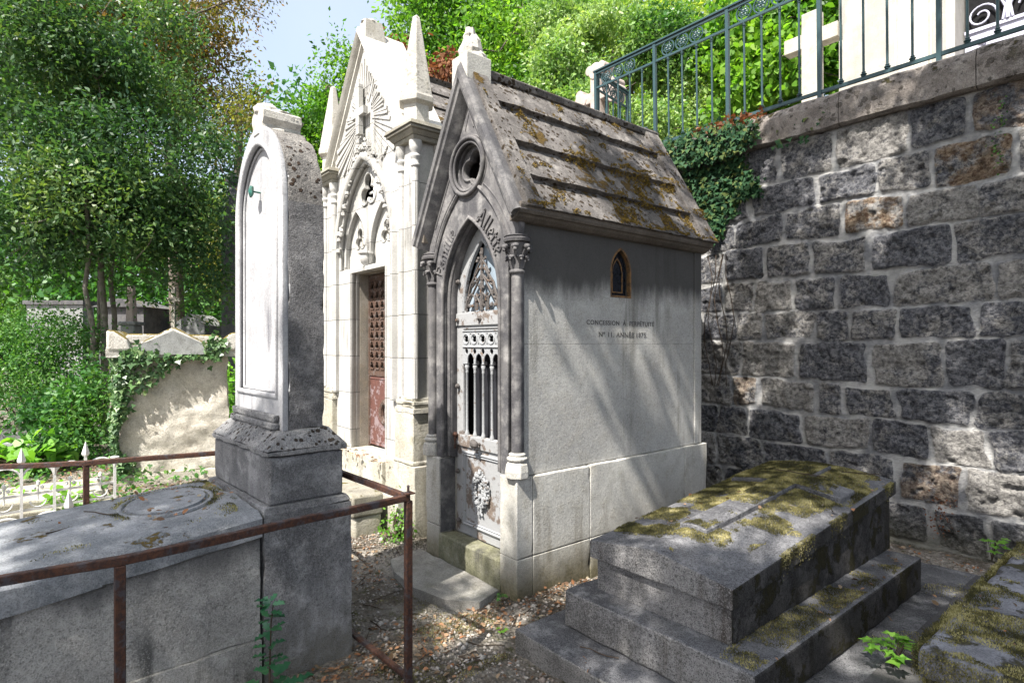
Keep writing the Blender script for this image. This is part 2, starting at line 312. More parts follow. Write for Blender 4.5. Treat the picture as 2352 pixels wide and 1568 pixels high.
class MB:
    def __init__(s): s.v = []; s.f = []
    def add(s, v, f):
        n = len(s.v); s.v += [tuple(p) for p in v]; s.f += [tuple(i + n for i in q) for q in f]; return s
    def box(s, x0, x1, y0, y1, z0, z1, top=None):
        # top: (x0,x1,y0,y1) of the upper face, for tapered blocks
        a, b_, c, d = top or (x0, x1, y0, y1)
        v = [(x0, y0, z0), (x1, y0, z0), (x1, y1, z0), (x0, y1, z0), (a, c, z1), (b_, c, z1), (b_, d, z1), (a, d, z1)]
        return s.add(v, [(0, 3, 2, 1), (4, 5, 6, 7), (0, 1, 5, 4), (1, 2, 6, 5), (2, 3, 7, 6), (3, 0, 4, 7)])
    def prism(s, poly, axis, a, b):
        n = len(poly)
        def P(p, t):
            return (t, p[0], p[1]) if axis == 'x' else (p[0], t, p[1]) if axis == 'y' else (p[0], p[1], t)
        v = [P(p, a) for p in poly] + [P(p, b) for p in poly]
        f = [tuple(range(n))[::-1], tuple(range(n, 2 * n))] + [(i, (i + 1) % n, n + (i + 1) % n, n + i) for i in range(n)]
        return s.add(v, f)
    def lathe(s, prof, c, n=16, rot=0, lobes=None):
        v = []; f = []
        for (r, z) in prof:
            for k in range(n):
                a = 2 * pi * k / n + rot; rr = r * (lobes(k, n) if lobes else 1)
                v.append((c[0] + rr * cos(a), c[1] + rr * sin(a), c[2] + z))
        m = len(prof)
        for j in range(m - 1):
            for k in range(n):
                f.append((j * n + k, j * n + (k + 1) % n, (j + 1) * n + (k + 1) % n, (j + 1) * n + k))
        f.append(tuple(range(n))[::-1]); f.append(tuple(range((m - 1) * n, m * n)))
        return s.add(v, f)
    def tube(s, pts, r, n=8, closed=False, flat=1., ph=0):
        pts = [Vector(p) for p in pts]; m = len(pts); rs = r if isinstance(r, (list, tuple)) else [r] * m
        v = []; f = []; up = None
        for i, p in enumerate(pts):
            a = pts[i - 1] if (i or closed) else p; c = pts[(i + 1) % m] if (i < m - 1 or closed) else p
            t = (c - a).normalized()
            if up is None:
                up = Vector((0, 0, 1)) if abs(t.z) < .9 else Vector((0, 1, 0))
            x = t.cross(up)
            if x.length < 1e-4: x = t.orthogonal()
            x.normalize(); y = x.cross(t).normalized(); up = y
            for k in range(n):
                q = 2 * pi * k / n + ph; v.append(p + x * cos(q) * rs[i] + y * sin(q) * rs[i] * flat)
        for i in range(m if closed else m - 1):
            for k in range(n):
                j = (i + 1) % m; f.append((i * n + k, i * n + (k + 1) % n, j * n + (k + 1) % n, j * n + k))
        if not closed: f.append(tuple(range(n))[::-1]); f.append(tuple(range((m - 1) * n, m * n)))
        return s.add(v, f)
    def bar(s, p, q, w, h, up=(0, 0, 1)):
        p = Vector(p); q = Vector(q); t = (q - p).normalized(); x = t.cross(Vector(up)).normalized(); y = x.cross(t).normalized()
        v = [b + x * sx * w / 2 + y * sy * h / 2 for b in (p, q) for sx, sy in ((-1, -1), (1, -1), (1, 1), (-1, 1))]
        return s.add(v, [(0, 1, 2, 3)[::-1], (4, 5, 6, 7), (0, 1, 5, 4), (1, 2, 6, 5), (2, 3, 7, 6), (3, 0, 4, 7)])
    def mould(s, path, prof, Y, closed=False):
        # path in (x,z); prof list of (n,d): n in-plane offset to the left-hand normal, d towards -y
        m = len(path); k = len(prof); v = []; f = []
        for i in range(m):
            p = path[i]; a = path[i - 1] if (i or closed) else None; c = path[(i + 1) % m] if (i < m - 1 or closed) else None
            def nn(u, w):
                dx = w[0] - u[0]; dz = w[1] - u[1]; l = math.hypot(dx, dz) or 1; return (-dz / l, dx / l)
            n1 = nn(a, p) if a else nn(p, c); n2 = nn(p, c) if c else n1
            nx = n1[0] + n2[0]; nz_ = n1[1] + n2[1]; l = math.hypot(nx, nz_) or 1; nx /= l; nz_ /= l
            sc = 1 / max(.35, nx * n1[0] + nz_ * n1[1])
            for (o, d) in prof: v.append((p[0] + nx * o * sc, Y - d, p[1] + nz_ * o * sc))
        for i in range(m if closed else m - 1):
            j = (i + 1) % m
            for t in range(k): f.append((i * k + t, i * k + (t + 1) % k, j * k + (t + 1) % k, j * k + t))
        if not closed: f.append(tuple(range(k))[::-1]); f.append(tuple(range((m - 1) * k, m * k)))
        return s.add(v, f)
    def ball(s, c, r, sq=(1, 1, 1), n=8, jit=0):
        v = []; f = []; m = n // 2 + 1
        for j in range(m):
            th = pi * j / (m - 1)
            for k in range(n):
                a = 2 * pi * k / n; w = 1 + U(-jit, jit)
                v.append((c[0] + r * sq[0] * sin(th) * cos(a) * w, c[1] + r * sq[1] * sin(th) * sin(a) * w, c[2] + r * sq[2] * cos(th) * w))
        for j in range(m - 1):
            for k in range(n): f.append((j * n + k, (j + 1) * n + k, (j + 1) * n + (k + 1) % n, j * n + (k + 1) % n))
        return s.add(v, f)
    def mesh(s, name='m', fix=True):
        me = bpy.data.meshes.new(name); me.from_pydata(s.v, [], s.f); me.update()
        if fix:
            bm = bmesh.new(); bm.from_mesh(me); bmesh.ops.remove_doubles(bm, verts=bm.verts, dist=1e-5); bmesh.ops.recalc_face_normals(bm, faces=bm.faces); bm.to_mesh(me); bm.free()
        return me
    def build(s, name, mat, parent=None, **k): return link(name, s.mesh(name), mat, parent, **k)
def plate(outer, holes, Y, th, name, mat, parent=None, bevel=0, merge=None, **k):
    """flat sheet in the xz plane with real openings; front face at Y, thickness th towards +y"""
    cu = bpy.data.curves.new('c', 'CURVE'); cu.dimensions = '2D'; cu.fill_mode = 'BOTH'; cu.extrude = th / 2
    for pl in [outer] + holes:
        sp = cu.splines.new('POLY'); sp.points.add(len(pl) - 1); sp.use_cyclic_u = True
        for i, p in enumerate(pl): sp.points[i].co = (p[0], p[1], 0, 1)
    o = bpy.data.objects.new('c', cu); COL.objects.link(o)
    dg = bpy.context.evaluated_depsgraph_get(); me = bpy.data.meshes.new_from_object(o.evaluated_get(dg)); bpy.data.objects.remove(o); bpy.data.curves.remove(cu)
    me.materials.clear()
    me.transform(Matrix(((1, 0, 0, 0), (0, 0, -1, Y + th / 2), (0, 1, 0, 0), (0, 0, 0, 1))))
    bm = bmesh.new(); bm.from_mesh(me); bmesh.ops.remove_doubles(bm, verts=bm.verts, dist=1e-5); bmesh.ops.recalc_face_normals(bm, faces=bm.faces); bm.to_mesh(me); bm.free()
    if merge: return me
    return link(name, me, mat, parent, bevel=bevel, **k)
def from_me(mb, me):
    mb.add([tuple(v.co) for v in me.vertices], [tuple(p.vertices) for p in me.polygons]); return mb
def arch(xc, w, zs, h, n=14, z0=None):
    """pointed arch outline from left to right; w half width, h rise"""
    c = (h * h - w * w) / (2 * w); Rr = w + c; am = math.atan2(h, c)
    L = [(xc + c - Rr * cos(am * i / n), zs + Rr * sin(am * i / n)) for i in range(n + 1)]
    Rr_ = [(2 * xc - x, z) for x, z in L[:-1]][::-1]
    p = L + Rr_
    if z0 is not None: p = [(xc - w, z0)] + p + [(xc + w, z0)]
    return p
def circ(x, z, r, n=24, a0=0): return [(x + r * cos(2 * pi * i / n + a0), z + r * sin(2 * pi * i / n + a0)) for i in range(n)]
def foil(x, z, d, r, k=3, n=48, a0=pi / 2):
    """outline of k overlapping circles"""
    out = []
    for i in range(n):
        a = 2 * pi * i / n; best = .02
        for j in range(k):
            b_ = a0 + 2 * pi * j / k; cx, cz = d * cos(b_), d * sin(b_)
            dt = cx * cos(a) + cz * sin(a); disc = dt * dt - (d * d - r * r)
            if disc >= 0: best = max(best, dt + sqrt(disc))
        out.append((x + best * cos(a), z + best * sin(a)))
    return out

def leafmesh(P, D, N, L, W, tint, name, mat, parent=None, fold=.15, kind='rhomb', **k):
    """P base points, D direction, N normal, per-leaf length L and width W"""
    n = len(P); Dn = D / (np.linalg.norm(D, axis=1, keepdims=True) + 1e-9)
    B = np.cross(Dn, N); B /= (np.linalg.norm(B, axis=1, keepdims=True) + 1e-9); Nn = np.cross(B, Dn)
    L = L[:, None]; W = W[:, None]
    if kind == 'rhomb': shp = [(0, 0, 0), (.42, .5, fold), (1, 0, -.05), (.42, -.5, fold)]
    elif kind == 'oval': shp = [(0, 0, 0), (.25, .4, fold), (.62, .45, fold), (1, 0, -.1), (.62, -.45, fold), (.25, -.4, fold)]
    elif kind == 'ivy': shp = [(0, 0, 0), (-.08, .3, .02), (.22, .62, fold), (.42, .3, .05), (1, 0, -.1), (.42, -.3, .05), (.22, -.62, fold), (-.08, -.3, .02)]
    elif kind == 'holly': shp = [(0, 0, 0), (.12, .35, .2), (.28, .22, .05), (.42, .5, .22), (.58, .25, .05), (.75, .34, .2), (1, 0, -.1), (.75, -.34, .2), (.58, -.25, .05), (.42, -.5, .22), (.28, -.22, .05), (.12, -.35, .2)]
    elif kind == 'blade': shp = [(0, .5, 0), (0, -.5, 0), (1, 0, .3)]
    m = len(shp); V = np.zeros((n, m, 3))
    for i, (a, b_, c) in enumerate(shp): V[:, i] = P + Dn * L * a + B * W * b_ + Nn * W * c
    me = bpy.data.meshes.new(name); me.vertices.add(n * m); me.vertices.foreach_set('co', V.reshape(-1))
    me.loops.add(n * m); me.loops.foreach_set('vertex_index', np.arange(n * m)); me.polygons.add(n); me.polygons.foreach_set('loop_start', np.arange(0, n * m, m)); me.polygons.foreach_set('loop_total', np.full(n, m))
    me.update(calc_edges=True)
    at_ = me.attributes.new('tint', 'FLOAT', 'FACE'); at_.data.foreach_set('value', np.clip(tint, 0, 1).astype(np.float32))
    return link(name, me, mat, parent, **k)
def rdir(n):
    v = rng.normal(size=(n, 3)); return v / np.linalg.norm(v, axis=1, keepdims=True)

# ------------------------------------------------------------------ sun, sky, camera
SUN = Vector((.152, -.553, .819)).normalized()
w = bpy.data.worlds.new('World'); S.world = w; w.use_nodes = True
wn = w.node_tree; bg = wn.nodes['Background']; sk = wn.nodes.new('ShaderNodeTexSky'); sk.sky_type = 'NISHITA'; sk.sun_disc = False
sk.sun_elevation = math.asin(SUN.z); sk.sun_rotation = math.atan2(SUN.x, SUN.y); sk.air_density = 1.; sk.dust_density = 5.0; sk.ozone_density = 1.
tcw = wn.nodes.new('ShaderNodeTexCoord'); nzw = wn.nodes.new('ShaderNodeTexNoise'); nzw.inputs['Scale'].default_value = 2.2; nzw.inputs['Detail'].default_value = 6; wn.links.new(tcw.outputs['Generated'], nzw.inputs['Vector'])
mrw = wn.nodes.new('ShaderNodeMapRange'); mrw.inputs[1].default_value = .3; mrw.inputs[2].default_value = .75; mrw.inputs[3].default_value = .35; mrw.inputs[4].default_value = .7; wn.links.new(nzw.outputs['Fac'], mrw.inputs[0])
mxw = wn.nodes.new('ShaderNodeMix'); mxw.data_type = 'RGBA'; wn.links.new(mrw.outputs[0], mxw.inputs[0]); wn.links.new(sk.outputs[0], mxw.inputs[6]); mxw.inputs[7].default_value = (2.5, 2.8, 3.3, 1)   # thin bright haze over the blue
wn.links.new(mxw.outputs[2], bg.inputs[0]); bg.inputs[1].default_value = .14
sl = bpy.data.lights.new('sun', 'SUN'); sl.energy = 4.6; sl.angle = radians(.5); sl.color = (1, .95, .88)
so = bpy.data.objects.new('sun', sl); COL.objects.link(so); so.rotation_euler = (-SUN).to_track_quat('-Z', 'Y').to_euler(); so.location = (0, -3, 12)
cd = bpy.data.cameras.new('camera'); cam = bpy.data.objects.new('camera', cd); COL.objects.link(cam); S.camera = cam
cam.location = (0, 0, EYE); cam.rotation_euler = (pi / 2, 0, YAW); cd.sensor_width = 36; cd.lens = F_ / 2352 * 36; cd.shift_y = (CY - 784) / 2352; cd.clip_end = 500; cd.clip_start = .05
S.view_settings.view_transform = 'Standard'; S.view_settings.look = 'None'; S.view_settings.gamma = 1; S.view_settings.exposure = 1.42
S.cycles.max_bounces = 6; S.cycles.diffuse_bounces = 3; S.cycles.transparent_max_bounces = 4
# ================================================================== dark gothic mausoleum
XC = -3.33; YF = 2.36
m1 = thing('mausoleum', 'small dark grey gothic mausoleum with mossy slab roof, pale side wall and pale iron door', 'mausoleum', (XC, 3.4, 0))
mb = MB()
X0, X1, Y0, Y1 = -3.865, -2.785, 2.334, 4.45
for a, b_ in ((X0, -3.68), (-2.955, X1)):
    mb.box(a, b_, Y0, 2.47, -.12, .25); mb.box(a, b_, Y0, 2.47, .2525, .758)
for (a, b_) in ((2.472, 3.0), (3.002, 4.13), (4.132, Y1)):
    mb.box(X0, X1, a, b_, -.12, .25); mb.box(X0, X1, a, b_, .2525, .758)
mb.build('plinth', 'plinth_stone', m1, bevel=.012, worn=.004)
MB().box(-3.6798, -3.672, 2.345, 2.47, .209, .75).build('door_lining', 'dark_gable_stone', m1)
mb = MB().box(-3.679, -2.956, 2.325, 2.471, -.12, .207); mb.build('door_step', 'step_stone', m1, bevel=.012, worn=.004)
# side wall in slabs with real joints, window opening through the upper one
def side_plate(outer, holes, X, th, name, mat, parent, bevel=0):
    me = plate(outer, holes, 0, th, name, None, merge=True)
    me.transform(Matrix(((0, -1, 0, X), (1, 0, 0, 0), (0, 0, 1, 0), (0, 0, 0, 1))))
    return me
win = arch(3.365, .115, 2.13, .18, 8, 1.945)
XS = -2.815
parts = [([(2.42, .762), (3.395, .762), (3.395, 1.5998), (2.42, 1.5998)], []), ([(3.3962, .762), (4.30, .762), (4.30, 1.5998), (3.3962, 1.5998)], []), ([(2.42, 1.6008), (4.30, 1.6008), (4.30, 2.42), (2.42, 2.42)], [win])]
mb = MB()
for o, h in parts: from_me(mb, side_plate(o, h, XS, .1, 'p', None, None))
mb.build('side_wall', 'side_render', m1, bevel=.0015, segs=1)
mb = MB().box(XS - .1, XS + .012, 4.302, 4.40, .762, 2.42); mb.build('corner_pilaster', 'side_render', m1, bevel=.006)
mb = MB(); mb.box(XS - .13, XS - .103, 2.42, 3.2, .76, 2.42); mb.box(XS - .13, XS - .103, 3.52, 4.4, .76, 2.42); mb.box(XS - .13, XS - .103, 3.2, 3.52, .76, 1.9); mb.box(-3.845, -3.75, 2.42, 4.4, .76, 2.42); mb.box(-3.845, XS - .1, 4.36, 4.42, .76, 2.5)
mb.build('inner_wall', 'far_dark_stone', m1)
wf = MB()
pw = arch(3.365, .103, 2.13, .165, 8, 1.957)
me = MB().mould([(y, z) for y, z in pw], [(.0, -.02), (.0, .012), (.016, .012), (.016, -.02)], 0, closed=True).mesh()
me.transform(Matrix(((0, -1, 0, XS - .012), (1, 0, 0, 0), (0, 0, 1, 0), (0, 0, 0, 1))))
wo = link('window', me, 'copper_trim', m1)
me = plate(pw, [], 0, .006, 'x', None, merge=True); me.transform(Matrix(((0, -1, 0, XS - .045), (1, 0, 0, 0), (0, 0, 1, 0), (0, 0, 0, 1))))
link('pane', me, 'dark_glass', wo)
me = plate(arch(3.365, .06, 2.12, .12, 8, 1.98), [arch(3.365, .052, 2.12, .108, 8, 1.988)], 0, .008, 'x', None, merge=True); me.transform(Matrix(((0, -1, 0, XS - .035), (1, 0, 0, 0), (0, 0, 1, 0), (0, 0, 0, 1))))
link('glazing_bar', me, 'copper_trim', wo)
# lettering on the side wall (faces +x, reads towards +y)
def text_me(txt, size, ext=.002, off=0., sp=1.):
    cu = bpy.data.curves.new('t', 'FONT'); cu.body = txt; cu.size = size; cu.extrude = ext; cu.offset = off; cu.align_x = 'CENTER'; cu.space_character = sp; cu.resolution_u = 3
    o = bpy.data.objects.new('t', cu); COL.objects.link(o); dg = bpy.context.evaluated_depsgraph_get()
    me = bpy.data.meshes.new_from_object(o.evaluated_get(dg)); bpy.data.objects.remove(o); me.materials.clear(); return me
simple('carved_letter', (.13, .125, .12), .9)
for txt, yc, z, sz, wd in (('CONCESSION  À  PERPÉTUITÉ', 3.377, 1.738, .046, .765), ('Nº 11. ANNÉE 1875.', 3.398, 1.652, .05, .55)):
    me = text_me(txt, sz, .0012, .0007, 1.12); xs = [v.co.x for v in me.vertices]; k = wd / (max(xs) - min(xs)); c = (max(xs) + min(xs)) / 2
    me.transform(Matrix(((0, 0, 1, XS + .0008), (k, 0, 0, yc - c * k), (0, 1, 0, z), (0, 0, 0, 1)))); link('inscription', me, 'carved_letter', m1)
# front wall with pointed doorway and round window
rk = 1.77
def rake(x, z0): return z0 - rk * abs(x - XC)
outl = [(-3.76, .76), (-2.90, .76), (-2.90, 2.285), (-2.80, 2.285), (-2.79, 2.40), (XC, 3.40), (-3.87, 2.40), (-3.86, 2.285), (-3.76, 2.285)]
OCX, OCZ = -3.345, 2.84
doorhole = arch(XC, .335, 1.9, .575, 16, .761)[0:]
doorhole[0] = (XC - .335, .7605); doorhole[-1] = (XC + .335, .7605)
outl2 = [(-3.76, .76)] + [(XC - .335, .76)] + arch(XC, .335, 1.9, .575, 16) + [(XC + .335, .76), (-2.90, .76)] + outl[2:]
plate(outl2, [circ(OCX, OCZ, .172, 28)], YF, .05, 'front_wall', 'dark_gable_stone', m1, bevel=.004, segs=1)
o3 = [(-3.75, .76)] + [(XC - .30, .76)] + arch(XC, .30, 1.9, .545, 16) + [(XC + .30, .76), (-2.91, .76), (-2.91, 2.42), (XC, 3.33), (-3.75, 2.42)]
plate(o3, [foil(OCX, OCZ, .062, .063, 3, 48, pi / 2 - .45)], YF + .052, .05, 'inner_order', 'dark_moulding_stone', m1, bevel=.004, segs=1)
# mouldings
roll = lambda r, o=0: [(o + r * cos(a), r * sin(a)) for a in [2 * pi * k / 8 for k in range(8)]]
mb = MB()
mb.mould(arch(XC, .343, 1.9, .583, 16, .77), roll(.013), YF - .002)
mb.mould(arch(XC, .318, 1.9, .56, 16, .77), roll(.014), YF + .045)
mb.mould(arch(XC, .305, 1.9, .55, 16, .77), [(0, -.05), (0, .012), (.02, .02), (.02, -.05)], YF + .05)
oa = arch(XC, .47, 1.98, .76, 20)
for side in (-1, 1):
    p = [q for q in oa if (q[0] - XC) * side > .10 and q[1] < 2.72 and q[1] > 2.2]
    p = sorted(p, key=lambda q: q[1])
    if side > 0: p = p[::-1]
    mb.mould(p, [(-.012, -.01), (-.012, .012), (.0, .022), (.014, .018), (.02, -.01)], YF)
    mb.mould([(q[0] + side * .045, q[1] + .02) for q in p], roll(.007), YF)
    # hollow spandrel outlines
    t = [(XC + side * .36, 2.50), (XC + side * .47, 2.45), (XC + side * .19, 2.94), (XC + side * .235, 2.80)]
    mb.mould([(XC + side * .44, 2.47), (XC + side * .10, 3.06)], roll(.008), YF)
    mb.mould([(XC + side * .16, 2.99 + .03), (XC + side * .005, 3.27)], roll(.006), YF)
for r, d, q in ((.196, .014, .016), (.168, .004, .012), (.215, 0, .007)):
    mb.mould(circ(OCX, OCZ, r, 32), roll(q), YF - d, closed=True)
mb.mould(circ(OCX, OCZ, .150, 32), [(0, -.02), (0, .01), (-.012, .016), (-.024, .01), (-.024, -.02)], YF + .04, closed=True)
mb.mould(foil(OCX, OCZ, .062, .073, 3, 60, pi / 2 - .45), roll(.010), YF + .05, closed=True)
mb.mould([(XC + .05, 3.10), (XC, 3.22), (XC - .05, 3.10)], roll(.006), YF)
mb.build('moulding', 'dark_moulding_stone', m1, smooth=50)
# raking coping
mb = MB()
rp = [(XC - .655, 2.375), (XC, 3.545), (XC + .625, 2.43)]
mb.mould(rp, [(0, -.13), (0, .075), (-.02, .10), (-.055, .10), (-.065, .085), (-.085, .08), (-.105, .045), (-.125, .015), (-.13, -.0), (-.13, -.13)], YF)
mb.build('gable_coping', 'dark_gable_stone', m1, smooth=30)
# roof slabs in overlapping courses
mb = MB()
u = Vector((-.62, 1.10)); ul = u.length; un = u / ul; nn_ = Vector((un.y, -un.x))
def prof(steps, base, top):
    pts = []
    for (s0, s1) in steps:
        p = Vector((.62, 0)) + un * s0 * ul; q = Vector((.62, 0)) + un * s1 * ul
        pts.append(p + nn_ * base); pts.append(q + nn_ * top)
    return pts
ribs = [0, .22, .46, .75, 1.0]
steps = [(ribs[i], ribs[i + 1]) for i in range(4)]
pf = prof(steps, .034, -.006)
for sd in (1, -1):
    ex = [(XC + sd * p.x, 2.435 + p.y) for p in pf] + [(XC, 3.50), (XC, 3.40), (XC + sd * .56, 2.435)]
    # densify along y for a slightly uneven slab edge
    n = 24; v = []; f = []
    ys = [2.475 + (4.25 - 2.475) * i / n for i in range(n + 1)]; m = len(ex)
    for y in ys:
        for k, p in enumerate(ex):
            jj = (random.random() - .5) * .006 if k < 8 else 0
            v.append((p[0] + jj * sd, y, p[1] + jj))
    for i in range(n):
        for k in range(m): f.append((i * m + k, i * m + (k + 1) % m, (i + 1) * m + (k + 1) % m, (i + 1) * m + k))
    f += [tuple(range(m)), tuple(range(n * m, n * m + m))]
    mb.add(v, f)
roof = mb.build('roof', 'roof_stone', m1)
mb = MB()
for a, b_ in ((2.34, 2.473), (4.252, 4.44)):
    for sd in (1, -1):
        P_ = [Vector((.632, 0)) + nn_ * .028, Vector((.62, 0)) + un * ul + nn_ * .028, Vector((0, 1.05)), Vector((.55, 0))]
        if a > 3: P_[0] = Vector((.64, -.01)) + nn_ * .035; P_[1] = Vector((.62, 0)) + un * ul + nn_ * .035
        mb.prism([(XC + sd * p.x, 2.437 + p.y) for p in P_], 'y', a, b_)
mb.prism([(XC - .06, 3.53), (XC, 3.565), (XC + .06, 3.53), (XC + .05, 3.48), (XC - .05, 3.48)], 'y', 2.50, 4.45)
mb.build('roof_edge', 'roof_stone', m1, bevel=.008)
mb = MB()
for sd in (1, -1):
    mb.prism([(XC + sd * a, z) for a, z in ((.56, 2.46), (.622, 2.475), (.626, 2.455), (.622, 2.425), (.61, 2.408), (.595, 2.405), (.58, 2.39), (.55, 2.372), (.516, 2.366), (.51, 2.46))], 'y', 2.30, 4.43)
mb.build('cornice', 'soffit_stone', m1, bevel=.003, segs=1)
mb = MB().prism([(XC - .55, 2.44), (XC, 3.42), (XC + .55, 2.44)], 'y', 4.36, 4.42); mb.build('rear_gable', 'far_dark_stone', m1)
mb = MB().box(XC - .115, XC + .07, 2.29, 2.50, 3.37, 3.60); stub = mb.build('finial_block', 'plinth_stone', m1, bevel=.006)
mb = MB().ball((XC - .05, 2.41, 3.67), .105, (.8, .8, 1.35), 12, .13); mb.ball((XC - .04, 2.43, 3.62), .1, (1., 1, .6), 10, .12); mb.ball((XC - .05, 2.40, 3.78), .05, (.9, .9, 1.2), 8, .2)
mb.build('broken_finial', 'pinnacle_stone', stub)
# corner columns
for cx_ in (XC + .50, XC - .50):
    cy_ = 2.375
    mb = MB().lathe([(.037, .90), (.037, 2.06)], (cx_, cy_, 0), 16); mb.lathe([(.030, .9), (.030, 2.06)], (cx_ + (.0 if cx_ > XC else .07), cy_ + .02, 0), 10)
    col_ = mb.build('column', 'dark_moulding_stone', m1, smooth=40)
    mb = MB().lathe([(.078, .758), (.08, .80), (.072, .845), (.05, .862)], (cx_, cy_, 0), 8, rot=pi / 8)
    mb.lathe([(.05, .86), (.066, .868), (.068, .882), (.05, .892), (.056, .905), (.04, .915)], (cx_, cy_, 0), 16); mb.build('column_base', 'plinth_stone', col_, bevel=.004)
    mb = MB().lathe([(.036, 2.04), (.05, 2.05), (.05, 2.064), (.038, 2.072), (.042, 2.12), (.055, 2.2), (.075, 2.235), (.06, 2.24)], (cx_, cy_, 0), 14)
    mb.lathe([(.06, 2.238), (.086, 2.244), (.09, 2.262), (.08, 2.27), (.086, 2.28), (.06, 2.29)], (cx_, cy_, 0), 10, rot=.3)
    for tier, (z, r, br) in enumerate(((2.21, .078, .024), (2.145, .06, .019))):
        for k in range(6):
            a = 2 * pi * (k + .5 * tier) / 6 + .2; px_, py_ = cx_ + r * cos(a), cy_ + r * sin(a)
            mb.tube([(cx_ + .035 * cos(a), cy_ + .035 * sin(a), z - .07), (cx_ + (r * .75) * cos(a), cy_ + (r * .75) * sin(a), z - .02), (px_, py_, z)], [.008, .014, .012], 6)
            mb.ball((px_, py_, z), br, (1, 1, .8), 8, .12); mb.ball((px_ + .012 * cos(a), py_ + .012 * sin(a), z - br * .7), br * .55, (1, 1, 1), 6, .1)
            for q in (-1, 1): mb.ball((px_ - .014 * sin(a) * q, py_ + .014 * cos(a) * q, z + br * .2), br * .5, (1, 1, 1), 6, .1)
    mb.build('capital', 'dark_moulding_stone', col_, smooth=60)
# blackletter inscription round the arch, strokes in relief
GL = {
 'F': (.75, [((.15, 0), (.15, 1.45)), ((.15, 1.45), (.75, 1.35)), ((.15, .8), (.6, .8)), ((-.1, .12), (.15, 0)), ((.75, 1.35), (.7, 1.1))]),
 'A': (.95, [((.0, 0), (.42, 1.45)), ((.42, 1.45), (.8, 0)), ((.18, .5), (.68, .5)), ((-.15, .15), (0, 0)), ((.1, 1.25), (.42, 1.45)), ((-.12, .3), (-.02, .55))]),
 'a': (.55, [((.45, 0), (.45, .95)), ((0, .18), (0, .48)), ((0, .48), (.45, .62)), ((0, .18), (.2, 0)), ((.2, 0), (.45, .12)), ((.05, .88), (.45, .95))]),
 'm': (1.0, [((0, 0), (0, .85)), ((.42, 0), (.42, .85)), ((.84, 0), (.84, .85)), ((0, .85), (.2, 1)), ((.2, 1), (.42, .85)), ((.42, .85), (.62, 1)), ((.62, 1), (.84, .85)), ((.84, 0), (1., .12))]),
 'i': (.3, [((.05, .05), (.05, .95)), ((.05, .05), (.2, .12)), ((.05, 1.15), (.12, 1.28))]),
 'l': (.3, [((.05, .05), (.05, 1.5)), ((.05, .05), (.22, .14))]),
 'e': (.5, [((0, .2), (0, .8)), ((0, .8), (.25, 1)), ((.25, 1), (.42, .75)), ((.42, .75), (0, .42)), ((0, .2), (.2, 0)), ((.2, 0), (.42, .14))]),
 't': (.4, [((.1, .1), (.1, 1.25)), ((-.08, .92), (.34, .92)), ((.1, .1), (.32, .08))]),
}
def arc_text(word, side, off, size, t0, parent):
    """letters follow the arch of half width .335 at radial offset off"""
    w_, h_, zs = .335, .575, 1.9; c = (h_ * h_ - w_ * w_) / (2 * w_); Rr = w_ + c
    mb = MB(); adv = [GL[ch][0] * size + size * .16 for ch in word]; s = t0
    for ch, a in zip(word, adv):
        for (p, q) in GL[ch][1]:
            qq = []
            for (x, y) in (p, q):
                sl = s + x * size; r = Rr + off + y * size
                if side < 0: th = math.atan2(h_, c) * 0 + sl / (Rr + off); X = XC + c - r * cos(th); Z = zs + r * sin(th)
                else: th = math.atan2(h_, c) - (sl / (Rr + off)); X = XC - c + r * cos(th); Z = zs + r * sin(th)
                qq.append(Vector((X, YF - .004, Z)))
            mb.bar(qq[0], qq[1], .0095, .012, up=(0, -1, 0))
        s += a
    return mb.build('lettering', 'dark_moulding_stone', parent)
arc_text('Famille', -1, .022, .072, .20, m1)
arc_text('Allette', 1, .022, .078, .10, m1)
# iron door
YD = 2.462
dw, dz, dh = .30, 1.9, .55
lit = arch(XC + .01, .215, 1.86, .47, 14, 1.835)
lo = [(XC - .22, .94), (XC + .27, .94), (XC + .27, 1.71), (XC - .22, 1.71)]
door = plate([(XC - .305, .21)] + arch(XC, .305, dz, dh, 14) + [(XC + .305, .21)], [lit, lo], YD, .02, 'door', 'door_paint_pale', m1, bevel=.002, segs=1)
MB().box(XC - .30, XC + .30, YD - .012, YD - .001, 1.735, 1.825).build('cross_rail', 'door_paint_pale', door, bevel=.003)
MB().box(XC - .30, XC + .30, YD - .014, YD - .001, .85, .935).build('cross_rail', 'door_paint_pale', door, bevel=.003)
mb = MB(); pan = [(XC - .215, .28), (XC + .26, .28), (XC + .26, .82), (XC - .215, .82)]
mb.mould(pan, [(0, -.004), (0, .012), (.01, .016), (.018, .006), (.028, .01), (.034, -.004)], YD, closed=True); mb.build('panel_frame', 'door_iron_pale', door)
band = []
for k in range(6):
    x = XC - .175 + k * .1
    band.append(foil(x, 1.637, .015, .013, 4, 32, pi / 4))
    for dz_ in (-1, 1): band.append([(x + .04, 1.637 + dz_ * .04), (x + .06, 1.637 + dz_ * .04), (x + .05, 1.637 + dz_ * .018)][:: 1])
bd = [h for h in band if max(p[0] for p in h) < XC + .27 and min(p[0] for p in h) > XC - .222]
plate([(XC - .225, 1.575), (XC + .275, 1.575), (XC + .275, 1.70), (XC - .225, 1.70)], bd, YD - .006, .012, 'quatrefoil_band', 'door_iron_pale', door)
mb = MB()
for k in range(5): mb.mould(circ(XC - .175 + k * .1, 1.637, .036, 20), roll(.005), YD - .007, closed=True)
mb.mould([(XC - .22, 1.695), (XC + .27, 1.695)], roll(.006), YD - .007); mb.mould([(XC - .22, 1.58), (XC + .27, 1.58)], roll(.006), YD - .007)
mb.build('band_tracery', 'door_iron_pale', door)
out = [(XC - .225, 1.572), (XC + .275, 1.572)]; bot = []
